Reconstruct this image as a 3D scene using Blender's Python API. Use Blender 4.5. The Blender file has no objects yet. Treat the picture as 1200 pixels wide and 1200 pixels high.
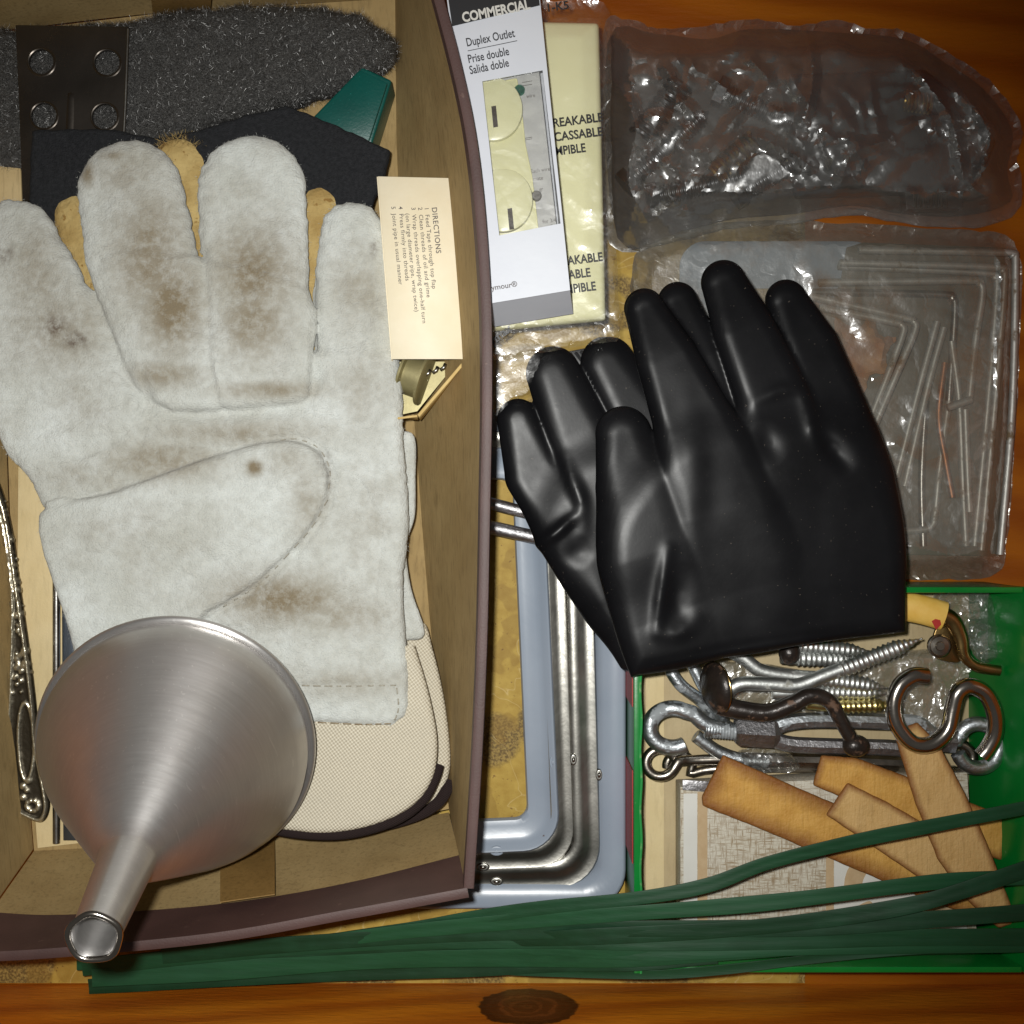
import bpy, bmesh, math, random
import numpy as np
from mathutils import Vector, Matrix
from mathutils.geometry import delaunay_2d_cdt

random.seed(7)
rng = np.random.default_rng(7)
SC = bpy.context.scene
COL = SC.collection
PI = math.pi

# ------------------------------------------------------------------ camera, light, exposure
CAM_H = 0.52                 # lens height above the drawer bottom (m)
U = 0.42 / 1200              # metres covered by one photo pixel at the drawer bottom
cd = bpy.data.cameras.new('camera')
cam = bpy.data.objects.new('camera', cd)
COL.objects.link(cam)
cam.location = (0, 0, CAM_H)
cam.rotation_euler = (0, 0, 0)
cd.sensor_width = 36
cd.lens = 36 / (0.42 / CAM_H)
cd.clip_start = 0.01
cd.clip_end = 20
SC.camera = cam

W = bpy.data.worlds.new('World')
SC.world = W
W.use_nodes = True
W.node_tree.nodes['Background'].inputs[0].default_value = (1.0, 0.94, 0.85, 1)
W.node_tree.nodes['Background'].inputs[1].default_value = 0.06

ld = bpy.data.lights.new('phone_flash', 'SPOT')      # the phone's flash beside its lens
ld.energy = 10.6
ld.color = (1.0, 0.995, 0.96)
ld.spot_size = math.radians(79)
ld.spot_blend = 1.0
ld.shadow_soft_size = 0.006
lo = bpy.data.objects.new('phone_flash', ld)
COL.objects.link(lo)
lo.location = (-0.016, 0.014, CAM_H + 0.004)
tgt = Vector((-0.052, -0.022, 0.02))
lo.rotation_euler = (tgt - lo.location).to_track_quat('-Z', 'Y').to_euler()

vs = SC.view_settings
vs.view_transform = 'Standard'
vs.look = 'None'
vs.exposure = 0.0
vs.gamma = 1.0
SC.render.engine = 'CYCLES'
SC.cycles.use_denoising = True
SC.cycles.transparent_max_bounces = 24
SC.cycles.max_bounces = 10

# ------------------------------------------------------------------ helpers
def P(x, y, z):
    """photo pixel at a real height above the drawer bottom -> metres"""
    s = (CAM_H - z) / CAM_H * U
    return Vector(((x - 600) * s, (600 - y) * s, z))

def sc_at(z):
    return (CAM_H - z) / CAM_H * U

def thing(name, label, cat, loc=(0, 0, 0), group=None, kind=None):
    o = bpy.data.objects.new(name, None)
    o.empty_display_size = 0.01
    COL.objects.link(o)
    o.location = loc
    tag(o, label, cat, group, kind)
    return o

def tag(o, label=None, cat=None, group=None, kind=None):
    if label: o['label'] = label
    if cat: o['category'] = cat
    if group: o['group'] = group
    if kind: o['kind'] = kind
    return o

def mk(name, verts, faces, mat, parent=None, smooth=False, local=False, attrs=None, sharp=None):
    v = np.array([tuple(p) for p in verts], dtype=float)
    if local:
        org = np.zeros(3)
    elif parent is not None:
        org = np.array(parent.location)
        pp = parent.parent
        if pp is not None:
            org = org + np.array(pp.location)
    else:
        org = np.array([v[:, 0].mean(), v[:, 1].mean(), v[:, 2].min()])
    me = bpy.data.meshes.new(name)
    me.from_pydata((v - org).tolist(), [], [tuple(f) for f in faces])
    me.validate()
    if attrs:
        for k, a in attrs.items():
            at = me.attributes.new(k, 'FLOAT', 'POINT')
            at.data.foreach_set('value', np.asarray(a, dtype=np.float32))
    me.update()
    if smooth:
        me.polygons.foreach_set('use_smooth', [True] * len(me.polygons))
        if sharp:
            me.set_sharp_from_angle(angle=math.radians(sharp))
    o = bpy.data.objects.new(name, me)
    COL.objects.link(o)
    if mat: me.materials.append(mat)
    if parent is not None:
        o.parent = parent
    elif not local:
        o.location = org
    return o

def cr(pts, n=8, closed=False):
    """Catmull-Rom through pts"""
    p = [np.array(q, dtype=float) for q in pts]
    out = []
    m = len(p)
    rngi = range(m) if closed else range(m - 1)
    for i in rngi:
        if closed:
            a, b, c, d = p[i - 1], p[i], p[(i + 1) % m], p[(i + 2) % m]
        else:
            a = p[i - 1] if i > 0 else 2 * p[0] - p[1]
            b, c = p[i], p[i + 1]
            d = p[i + 2] if i + 2 < m else 2 * p[-1] - p[-2]
        for k in range(n):
            t = k / n
            out.append(0.5 * ((2 * b) + (-a + c) * t + (2 * a - 5 * b + 4 * c - d) * t * t + (-a + 3 * b - 3 * c + d) * t ** 3))
    if not closed: out.append(p[-1])
    return out

def tube_geo(pts, rad, n=12, caps=True, base=0, flat=1.0):
    pts = [Vector(p) for p in pts]
    m = len(pts)
    rads = rad if hasattr(rad, '__len__') else [rad] * m
    V, F = [], []
    t0 = (pts[1] - pts[0]).normalized()
    up = Vector((0, 0, 1)) if abs(t0.z) < 0.9 else Vector((1, 0, 0))
    nrm = (up - t0 * up.dot(t0)).normalized()
    for i in range(m):
        t = (pts[min(i + 1, m - 1)] - pts[max(i - 1, 0)]).normalized()
        nrm = (nrm - t * nrm.dot(t)).normalized()
        b = t.cross(nrm)
        for k in range(n):
            a = 2 * PI * k / n
            V.append(pts[i] + nrm * (math.cos(a) * rads[i] * flat) + b * (math.sin(a) * rads[i]))
    for i in range(m - 1):
        for k in range(n):
            k2 = (k + 1) % n
            F.append((base + i * n + k, base + i * n + k2, base + (i + 1) * n + k2, base + (i + 1) * n + k))
    if caps:
        F.append(tuple(base + k for k in reversed(range(n))))
        F.append(tuple(base + (m - 1) * n + k for k in range(n)))
    return V, F

def tube(name, pts, rad, mat, parent=None, n=12, flat=1.0, sharp=50):
    V, F = tube_geo(pts, rad, n, flat=flat)
    return mk(name, V, F, mat, parent, smooth=True, sharp=sharp)

def merge(*geos):
    V, F = [], []
    for v, f in geos:
        b = len(V)
        V += list(v)
        F += [tuple(i + b for i in q) for q in f]
    return V, F

def ribbon(name, pts, widths, th, mat, parent=None, groove=0.0, twist=None):
    """flat strip along pts (metres); widths in metres"""
    pts = [Vector(p) for p in pts]
    m = len(pts)
    V, F = [], []
    prof = [(-1, -.2), (-1, .8), (-.93, 1), (-.3, 1 - groove), (.3, 1 - groove), (.93, 1), (1, .8), (1, -.2), (.9, -.6), (-.9, -.6)]
    n = len(prof)
    for i in range(m):
        t = (pts[min(i + 1, m - 1)] - pts[max(i - 1, 0)]).normalized()
        side = Vector((0, 0, 1)).cross(t).normalized()
        if twist:
            side = (side * math.cos(twist[i]) + Vector((0, 0, 1)) * math.sin(twist[i])).normalized()
        up = t.cross(side)
        w = widths[i] if hasattr(widths, '__len__') else widths
        for a, b in prof:
            V.append(pts[i] + side * (a * w / 2) + up * (b * th / 2))
    for i in range(m - 1):
        for k in range(n):
            k2 = (k + 1) % n
            F.append((i * n + k, i * n + k2, (i + 1) * n + k2, (i + 1) * n + k))
    F.append(tuple(reversed(range(n))))
    F.append(tuple((m - 1) * n + k for k in range(n)))
    return mk(name, V, F, mat, parent, smooth=True, sharp=35)

def bevel_obj(o, w, seg=2, ang=30):
    bm = bmesh.new()
    bm.from_mesh(o.data)
    ed = [e for e in bm.edges if len(e.link_faces) == 2 and e.calc_face_angle(0) > math.radians(ang)]
    bmesh.ops.bevel(bm, geom=ed, offset=w, segments=seg, affect='EDGES', profile=0.6)
    bmesh.ops.recalc_face_normals(bm, faces=bm.faces)
    bm.to_mesh(o.data)
    bm.free()
    o.data.polygons.foreach_set('use_smooth', [True] * len(o.data.polygons))
    o.data.set_sharp_from_angle(angle=math.radians(50))
    return o

def prism(name, top, bot, mat, parent=None, bevel=0.0004, seg=2):
    """loft of two world loops (same count): bottom and top faces closed"""
    n = len(top)
    V = [Vector(p) for p in bot] + [Vector(p) for p in top]
    F = [tuple(reversed(range(n))), tuple(range(n, 2 * n))]
    for i in range(n):
        j = (i + 1) % n
        F.append((i, j, n + j, n + i))
    o = mk(name, V, F, mat, parent)
    bm = bmesh.new(); bm.from_mesh(o.data)
    bmesh.ops.recalc_face_normals(bm, faces=bm.faces)
    bm.to_mesh(o.data); bm.free()
    if bevel: bevel_obj(o, bevel, seg)
    return o

def slab(name, poly, z0, z1, mat, parent=None, bevel=0.0004, seg=2, zref=None):
    """pixel outline poly (as seen at its top) -> vertical-sided slab from z0 to z1"""
    zr = z1 if zref is None else zref
    top = []
    for p in poly:
        q = P(p[0], p[1], zr)
        top.append(Vector((q.x, q.y, z1 if len(p) < 3 else p[2])))
    bot = [Vector((q.x, q.y, q.z - (z1 - z0))) for q in top]
    return prism(name, top, bot, mat, parent, bevel, seg)

def lathe_geo(prof, n=64):
    V, F = [], []
    for r, z in prof:
        for k in range(n):
            a = 2 * PI * k / n
            V.append((r * math.cos(a), r * math.sin(a), z))
    for i in range(len(prof) - 1):
        for k in range(n):
            k2 = (k + 1) % n
            F.append((i * n + k, i * n + k2, (i + 1) * n + k2, (i + 1) * n + k))
    return V, F

def xf(geo, M):
    return [M @ Vector(v) for v in geo[0]], geo[1]

def holes_plate(name, outer, holes, z, th, mat, parent, bevel=0.0002, zfun=None):
    """flat plate with holes, outlines in metres (x,y)"""
    cu = bpy.data.curves.new(name, 'CURVE')
    cu.dimensions = '2D'; cu.fill_mode = 'BOTH'; cu.extrude = th / 2; cu.bevel_depth = bevel; cu.bevel_resolution = 1
    for loop in [outer] + holes:
        sp = cu.splines.new('POLY'); sp.points.add(len(loop) - 1)
        for i, q in enumerate(loop): sp.points[i].co = (q[0], q[1], 0, 1)
        sp.use_cyclic_u = True
    ob = bpy.data.objects.new(name + '_c', cu); COL.objects.link(ob)
    dg = bpy.context.evaluated_depsgraph_get()
    me = bpy.data.meshes.new_from_object(ob.evaluated_get(dg))
    V = [(v.co.x, v.co.y, v.co.z + z + (zfun(v.co.x, v.co.y) if zfun else 0)) for v in me.vertices]
    F = [tuple(p.vertices) for p in me.polygons]
    bpy.data.objects.remove(ob); bpy.data.meshes.remove(me)
    return mk(name, V, F, mat, parent, smooth=True, sharp=35)

def text(name, s, x, y, size, rot, z, mat, parent, bold=0.0, sx=1.0, spacing=1.0, line=1.0, align='LEFT', tilt=None):
    """printed words as a thin raised film; x,y,size in pixels at height z; rot in degrees anticlockwise"""
    cu = bpy.data.curves.new(name, 'FONT')
    cu.body = s; cu.size = 1.0; cu.offset = bold; cu.space_character = spacing; cu.space_line = line
    cu.align_x = align; cu.resolution_u = 3
    ob = bpy.data.objects.new(name + '_c', cu); COL.objects.link(ob)
    dg = bpy.context.evaluated_depsgraph_get()
    me = bpy.data.meshes.new_from_object(ob.evaluated_get(dg))
    k = size * sc_at(z); a = math.radians(rot)
    o = P(x, y, z)
    V = []
    for v in me.vertices:
        lx, ly = v.co.x * k * sx, v.co.y * k
        q = Vector((o.x + lx * math.cos(a) - ly * math.sin(a), o.y + lx * math.sin(a) + ly * math.cos(a), z))
        if tilt: q.z = tilt(q.x, q.y)
        V.append(q)
    F = [tuple(p.vertices) for p in me.polygons]
    bpy.data.objects.remove(ob); bpy.data.meshes.remove(me)
    return mk(name, V, F, mat, parent)

# ---- implicit surfaces (pixel units in plan) -> mesh by surface nets
def poly_d(X, Y, pts):
    d = np.full(X.shape, 1e18); s = np.ones(X.shape)
    n = len(pts); j = n - 1
    for i in range(n):
        ax, ay = pts[i][:2]; bx, by = pts[j][:2]
        ex, ey = bx - ax, by - ay
        wx, wy = X - ax, Y - ay
        t = np.clip((wx * ex + wy * ey) / (ex * ex + ey * ey + 1e-12), 0, 1)
        d = np.minimum(d, (wx - ex * t) ** 2 + (wy - ey * t) ** 2)
        c1 = Y >= ay; c2 = Y < by; c3 = ex * wy > ey * wx
        s = np.where((c1 & c2 & c3) | (~c1 & ~c2 & ~c3), -s, s)
        j = i
    return s * np.sqrt(d)

def seg_d(X, Y, pts):
    """pts: (x, y, r) polyline with varying radius"""
    best = None
    for (ax, ay, ar), (bx, by, br) in zip(pts[:-1], pts[1:]):
        ex, ey = bx - ax, by - ay
        t = np.clip(((X - ax) * ex + (Y - ay) * ey) / (ex * ex + ey * ey + 1e-12), 0, 1)
        d = np.sqrt((X - ax - ex * t) ** 2 + (Y - ay - ey * t) ** 2) - (ar + (br - ar) * t)
        best = d if best is None else np.minimum(best, d)
    return best

def along(X, Y, pts):
    """height interpolated along a polyline of (x,y,h): nearest segment"""
    num = 0; den = 0
    for (ax, ay, ah), (bx, by, bh) in zip(pts[:-1], pts[1:]):
        ex, ey = bx - ax, by - ay
        t = np.clip(((X - ax) * ex + (Y - ay) * ey) / (ex * ex + ey * ey + 1e-12), 0, 1)
        w = 1.0 / ((X - ax - ex * t) ** 2 + (Y - ay - ey * t) ** 2 + 400.0) ** 2
        num = num + w * (ah + (bh - ah) * t); den = den + w
    return num / den

def pillow(d, Z, zc, R, T):
    """flat cushion: plan distance d (px), half thickness T (px), edge rounding R (px)"""
    return (np.sqrt((np.maximum(d + R, 0) / R) ** 2 + ((Z - zc) / T) ** 2) - 1) * min(R, np.min(T))

def smin(a, b, k):
    h = np.clip(0.5 + 0.5 * (b - a) / k, 0, 1)
    return b + (a - b) * h - k * h * (1 - h)

def vnoise(X, Y, scale, seed, octaves=4, ridged=False):
    """value noise on pixel coordinates"""
    out = np.zeros(np.broadcast(X, Y).shape); amp = 1.0; tot = 0
    for o in range(octaves):
        r = np.random.default_rng(seed * 31 + o); g = r.random((128, 128))
        u = X / scale * 2 ** o + 17.3 * o; v = Y / scale * 2 ** o + 9.1 * o
        i = np.floor(u).astype(int); j = np.floor(v).astype(int)
        fu = u - i; fv = v - j
        fu = fu * fu * (3 - 2 * fu); fv = fv * fv * (3 - 2 * fv)
        i %= 128; j %= 128; i2 = (i + 1) % 128; j2 = (j + 1) % 128
        n = (g[i, j] * (1 - fu) * (1 - fv) + g[i2, j] * fu * (1 - fv) + g[i, j2] * (1 - fu) * fv + g[i2, j2] * fu * fv)
        if ridged: n = np.abs(n - 0.5) * 2
        out += amp * n; tot += amp; amp *= 0.5
    return out / tot

def surf(fun, box, step):
    """box: (x0,x1,y0,y1,z0,z1) px, step (dx,dy,dz) -> verts(px), quads"""
    xs = np.arange(box[0], box[1] + step[0], step[0])
    ys = np.arange(box[2], box[3] + step[1], step[1])
    zs = np.arange(box[4], box[5] + step[2], step[2])
    X, Y = np.meshgrid(xs, ys, indexing='ij')
    F = fun(X[:, :, None], Y[:, :, None], zs[None, None, :])
    F = np.broadcast_to(F, (len(xs), len(ys), len(zs))).astype(np.float64)
    S = F < 0
    nx, ny, nz = F.shape
    acc = np.zeros((nx - 1, ny - 1, nz - 1, 3)); cnt = np.zeros((nx - 1, ny - 1, nz - 1))
    sl = lambda o, n: slice(o, n - 1 + o)
    cor = [(a, b, c) for a in (0, 1) for b in (0, 1) for c in (0, 1)]
    for a in cor:
        for ax in range(3):
            if a[ax]: continue
            b = list(a); b[ax] = 1
            fa = F[sl(a[0], nx), sl(a[1], ny), sl(a[2], nz)]; fb = F[sl(b[0], nx), sl(b[1], ny), sl(b[2], nz)]
            m = (fa < 0) != (fb < 0)
            with np.errstate(all='ignore'):
                t = np.where(m, fa / (fa - fb), 0)
            for q in range(3):
                acc[..., q] += np.where(m, (t if q == ax else a[q]), 0)
            cnt += m
    act = cnt > 0
    idx = np.full(act.shape, -1); idx[act] = np.arange(act.sum())
    ii = np.argwhere(act)
    v = acc[act] / cnt[act][:, None] + ii
    v = v * np.array(step) + np.array([xs[0], ys[0], zs[0]])
    faces = []
    # x edges
    d = S[:-1, 1:-1, 1:-1] != S[1:, 1:-1, 1:-1]
    e = np.argwhere(d); fl = S[:-1, 1:-1, 1:-1][d]
    q = np.stack([idx[e[:, 0], e[:, 1], e[:, 2]], idx[e[:, 0], e[:, 1] + 1, e[:, 2]], idx[e[:, 0], e[:, 1] + 1, e[:, 2] + 1], idx[e[:, 0], e[:, 1], e[:, 2] + 1]], 1)
    faces.append(np.where(fl[:, None], q, q[:, ::-1]))
    d = S[1:-1, :-1, 1:-1] != S[1:-1, 1:, 1:-1]
    e = np.argwhere(d); fl = S[1:-1, :-1, 1:-1][d]
    q = np.stack([idx[e[:, 0], e[:, 1], e[:, 2]], idx[e[:, 0], e[:, 1], e[:, 2] + 1], idx[e[:, 0] + 1, e[:, 1], e[:, 2] + 1], idx[e[:, 0] + 1, e[:, 1], e[:, 2]]], 1)
    faces.append(np.where(fl[:, None], q, q[:, ::-1]))
    d = S[1:-1, 1:-1, :-1] != S[1:-1, 1:-1, 1:]
    e = np.argwhere(d); fl = S[1:-1, 1:-1, :-1][d]
    q = np.stack([idx[e[:, 0], e[:, 1], e[:, 2]], idx[e[:, 0] + 1, e[:, 1], e[:, 2]], idx[e[:, 0] + 1, e[:, 1] + 1, e[:, 2]], idx[e[:, 0], e[:, 1] + 1, e[:, 2]]], 1)
    faces.append(np.where(fl[:, None], q, q[:, ::-1]))
    f = np.concatenate(faces)
    f = f[:, ::-1]           # pixel y runs down: mirrored once more in to_world
    return v, f

def to_world(v, zref, z0):
    """px (x,y) and px height -> metres, one scale for the whole object"""
    s = sc_at(zref)
    return np.stack([(v[:, 0] - 600) * s, (600 - v[:, 1]) * s, z0 + v[:, 2] * s], 1)

def sdf_obj(name, fun, box, step, zref, z0, mat, parent=None, attr_fun=None):
    v, f = surf(fun, box, step)
    w = to_world(v, zref, z0)
    attrs = attr_fun(v) if attr_fun else None
    a, b, c = w[f[:, 0]], w[f[:, 1]], w[f[:, 2]]
    if (a * np.cross(b, c)).sum() < 0: f = f[:, ::-1]          # normals point out
    return mk(name, w, f.tolist(), mat, parent, smooth=True, attrs=attrs), v, w, f

def hairs(name, v, n, length, width, mat, parent, seed=1, lean=0.6, kindstuff=True, seg=1, curl=0.0, mask=None, norms=None, flatten=1.0):
    """short fibres standing on surface points v (world) with normals"""
    r = np.random.default_rng(seed)
    ids = r.choice(len(v), n, replace=True) if mask is None else r.choice(np.nonzero(mask)[0], n, replace=True)
    p = v[ids] + r.normal(0, 0.0004, (n, 3)); nn = norms[ids]
    d = nn * flatten + r.normal(0, lean, (n, 3)); d /= np.linalg.norm(d, axis=1)[:, None] + 1e-9
    side = np.cross(d, r.normal(0, 1, (n, 3))); side /= np.linalg.norm(side, axis=1)[:, None] + 1e-9
    L = length * (0.4 + 0.9 * r.random(n))[:, None]
    up2 = np.cross(d, side)
    V = []; F = []
    rows = []
    for k in range(seg + 1):
        t = k / seg
        c = p + d * L * t + up2 * L * curl * (t * t) + nn * (0)
        w = width * (1 - 0.7 * t) / 2
        rows.append((c - side * w, c + side * w))
    V = np.concatenate([np.concatenate(q) for q in rows])
    for k in range(seg):
        a = np.arange(n) + k * 2 * n
        F.append(np.stack([a, a + n, a + 3 * n, a + 2 * n], 1))
    o = mk(name, V, np.concatenate(F).tolist(), mat, parent)
    o['kind'] = 'stuff'
    return o

def vnormals(o):
    n = np.empty(len(o.data.vertices) * 3); o.data.vertices.foreach_get('normal', n)
    return n.reshape(-1, 3)

# ------------------------------------------------------------------ materials
class NT:
    def __init__(self, name):
        m = bpy.data.materials.new(name); m.use_nodes = True
        self.m = m; self.n = m.node_tree.nodes; self.l = m.node_tree.links
        self.b = self.n['Principled BSDF']; self.out = self.n['Material Output']
        self._tc = None
    def new(self, t, **kw):
        nd = self.n.new(t)
        for k, v in kw.items():
            if hasattr(nd, k): setattr(nd, k, v)
            else: nd.inputs[k].default_value = v
        return nd
    def link(self, a, b): self.l.new(a, b)
    @property
    def obj(self):
        if self._tc is None: self._tc = self.n.new('ShaderNodeTexCoord')
        return self._tc.outputs['Object']
    def mapped(self, scale=(1, 1, 1), rot=(0, 0, 0)):
        mp = self.n.new('ShaderNodeMapping'); mp.inputs['Scale'].default_value = scale; mp.inputs['Rotation'].default_value = rot
        self.link(self.obj, mp.inputs[0]); return mp.outputs[0]
    def noise(self, scale, detail=4, rough=0.55, vec=None, dist=0.0):
        nd = self.new('ShaderNodeTexNoise'); nd.inputs['Scale'].default_value = scale; nd.inputs['Detail'].default_value = detail
        nd.inputs['Roughness'].default_value = rough; nd.inputs['Distortion'].default_value = dist
        self.link(vec if vec is not None else self.obj, nd.inputs['Vector']); return nd.outputs[0]
    def ramp(self, fac, stops):
        r = self.n.new('ShaderNodeValToRGB'); self.link(fac, r.inputs[0])
        e = r.color_ramp.elements
        while len(e) < len(stops): e.new(0.5)
        for i, (p, c) in enumerate(stops):
            e[i].position = p; e[i].color = (c, c, c, 1) if not hasattr(c, '__len__') else (*c, 1)
        return r.outputs[0]
    def math(self, op, a, b=None, clamp=False):
        nd = self.n.new('ShaderNodeMath'); nd.operation = op; nd.use_clamp = clamp
        for i, x in enumerate((a, b)):
            if x is None: continue
            if isinstance(x, (int, float)): nd.inputs[i].default_value = x
            else: self.link(x, nd.inputs[i])
        return nd.outputs[0]
    def mix(self, fac, a, b, mode='MIX'):
        nd = self.n.new('ShaderNodeMix'); nd.data_type = 'RGBA'; nd.blend_type = mode
        for i, x in ((0, fac), (6, a), (7, b)):
            if isinstance(x, (int, float)): nd.inputs[i].default_value = x
            elif isinstance(x, tuple): nd.inputs[i].default_value = (*x, 1)
            else: self.link(x, nd.inputs[i])
        return nd.outputs[2]
    def attr(self, name):
        a = self.n.new('ShaderNodeAttribute'); a.attribute_name = name; return a.outputs['Fac']
    def bump(self, h, dist, strength=1.0, prev=None):
        b = self.n.new('ShaderNodeBump'); b.inputs['Distance'].default_value = dist; b.inputs['Strength'].default_value = strength
        self.link(h, b.inputs['Height'])
        if prev is not None: self.link(prev, b.inputs['Normal'])
        return b.outputs[0]
    def set(self, col=None, rough=None, metal=None, normal=None, spec=None):
        for k, v in (('Base Color', col), ('Roughness', rough), ('Metallic', metal), ('Normal', normal), ('Specular IOR Level', spec)):
            if v is None: continue
            if isinstance(v, tuple): self.b.inputs[k].default_value = (*v, 1)
            elif isinstance(v, (int, float)): self.b.inputs[k].default_value = v
            else: self.link(v, self.b.inputs[k])

def s2l(r, g, b):
    f = lambda c: (c / 255 / 12.92) if c / 255 <= 0.04045 else ((c / 255 + 0.055) / 1.055) ** 2.4
    return (f(r), f(g), f(b))

def plain(name, c1, c2=None, scale=80, rough=0.5, metal=0.0, bump=0.0, bscale=600, spec=0.5, lo=0.35, hi=0.65, rvar=0.0, specks=None, detail=5):
    t = NT(name)
    f = t.noise(scale, detail)
    col = t.mix(t.ramp(f, [(lo, 0.0), (hi, 1.0)]), c1, c2 if c2 else c1)
    if specks:
        sf = t.noise(specks[0], 3)
        col = t.mix(t.ramp(sf, [(specks[1], 0.0), (specks[1] + 0.05, 1.0)]), col, specks[2])
    r = rough
    if rvar:
        r = t.math('ADD', t.math('MULTIPLY', t.math('SUBTRACT', t.noise(scale * 1.7, 4), 0.5), rvar), rough)
    nrm = t.bump(t.noise(bscale, 4), bump) if bump else None
    t.set(col, r, metal, nrm, spec)
    return t.m

def wood_mat(name, axis, knot=None, dark=1.0):
    t = NT(name)
    st = [9, 9, 9]; st[axis] = 1.6
    v = t.mapped(tuple(st))
    if knot:
        # rings bend round the knot: distance field added to the grain coordinate
        sub = t.new('ShaderNodeVectorMath', operation='SUBTRACT'); t.link(t.obj, sub.inputs[0]); sub.inputs[1].default_value = knot[:3]
        scl = t.new('ShaderNodeVectorMath', operation='MULTIPLY'); t.link(sub.outputs[0], scl.inputs[0])
        k = [1, 1, 1]; k[axis] = 0.92; scl.inputs[1].default_value = k
        ln = t.new('ShaderNodeVectorMath', operation='LENGTH'); t.link(scl.outputs[0], ln.inputs[0])
        kd = t.math('ADD', ln.outputs['Value'], t.math('MULTIPLY', t.math('SUBTRACT', t.noise(160, 3), 0.5), 0.006))
    n1 = t.noise(6, 5, 0.6, v, 0.4)
    rings = t.new('ShaderNodeTexWave'); rings.wave_type = 'BANDS'; rings.bands_direction = 'DIAGONAL'
    rings.inputs['Scale'].default_value = 3.2; rings.inputs['Distortion'].default_value = 5.0; rings.inputs['Detail'].default_value = 3; rings.inputs['Detail Scale'].default_value = 1.2
    t.link(v, rings.inputs['Vector'])
    fine = t.noise(60, 3, 0.6, v)
    f = t.math('ADD', t.math('MULTIPLY', n1, 0.55), t.math('MULTIPLY', rings.outputs[1], 0.45))
    a = tuple(c * dark for c in (0.60, 0.150, 0.007)); b = tuple(c * dark for c in (0.88, 0.275, 0.013))
    col = t.mix(t.ramp(f, [(0.25, 0.0), (0.75, 1.0)]), a, b)
    col = t.mix(t.math('MULTIPLY', t.ramp(fine, [(0.40, 0.0), (0.7, 1.0)]), 0.22), col, (0.30, 0.075, 0.005))
    if knot:
        r = knot[3]
        kk = t.math('DIVIDE', kd, r)
        ring = t.math('SINE', t.math('MULTIPLY', kk, 26.0))
        inner = t.mix(t.ramp(ring, [(0.0, 0.0), (1.0, 1.0)]), (0.085, 0.024, 0.006), (0.20, 0.058, 0.014))
        edge = t.ramp(kk, [(0.0, 0.35), (0.55, 0.0), (0.85, 1.0), (1.0, 1.0)])
        inner = t.mix(edge, inner, (0.012, 0.004, 0.002))
        col = t.mix(t.ramp(kk, [(0.95, 1.0), (1.12, 0.0)]), col, inner)
        col = t.mix(t.math('MULTIPLY', t.ramp(kk, [(0.9, 1.0), (1.0, 0.45)]), 0.0), col, inner)
        halo = t.ramp(t.math('DIVIDE', kk, 3.0), [(0.33, 0.5), (0.85, 0.0)])
        col = t.mix(t.math('MULTIPLY', halo, 0.5), col, (0.36, 0.095, 0.006))
    t.set(col, t.math('ADD', t.math('MULTIPLY', fine, 0.2), 0.30), 0, t.bump(t.math('ADD', fine, t.math('MULTIPLY', rings.outputs[1], 0.5)), 0.00025), 0.45)
    return t.m

def kraft(name, c1, c2, rough=0.8, fib=0.5):
    t = NT(name)
    a = t.noise(55, 5); b = t.noise(900, 3); v = t.mapped((1, 0.16, 1)); c = t.noise(700, 3, 0.6, v)
    col = t.mix(t.ramp(a, [(0.3, 0.0), (0.7, 1.0)]), c1, c2)
    col = t.mix(t.math('MULTIPLY', t.ramp(c, [(0.5, 0.0), (0.75, 1.0)]), fib), col, tuple(x * 0.45 for x in c1))
    col = t.mix(t.math('MULTIPLY', t.ramp(t.noise(25, 4), [(0.55, 0.0), (0.8, 1.0)]), 0.35), col, tuple(x * 0.55 for x in c1))
    t.set(col, rough, 0, t.bump(b, 0.00010), 0.3)
    return t.m

def weave(name, c1, c2, f1, f2, depth, rough=0.9, rot=0.0):
    t = NT(name)
    v = t.mapped((1, 1, 1), (0, 0, rot))
    w = t.noise(60, 2, 0.5)
    sp = t.new('ShaderNodeSeparateXYZ'); t.link(v, sp.inputs[0])
    jit = t.math('MULTIPLY', w, 2.5)
    sx = t.math('SINE', t.math('ADD', t.math('MULTIPLY', sp.outputs[0], f1), jit)); sy = t.math('SINE', t.math('ADD', t.math('MULTIPLY', sp.outputs[1], f2), jit))
    pr = t.math('MULTIPLY', sx, sy)
    h = t.math('ADD', t.math('MULTIPLY', pr, 0.5), 0.5)
    fine = t.noise(2200, 2)
    col = t.mix(t.ramp(h, [(0.15, 0.0), (0.8, 1.0)]), c2, c1)
    col = t.mix(t.math('MULTIPLY', t.ramp(t.noise(35, 4), [(0.4, 0.0), (0.7, 1.0)]), 0.3), col, tuple(x * 0.72 for x in c1))
    t.set(col, rough, 0, t.bump(t.math('ADD', h, t.math('MULTIPLY', fine, 0.5)), depth), 0.2)
    return t.m

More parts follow.
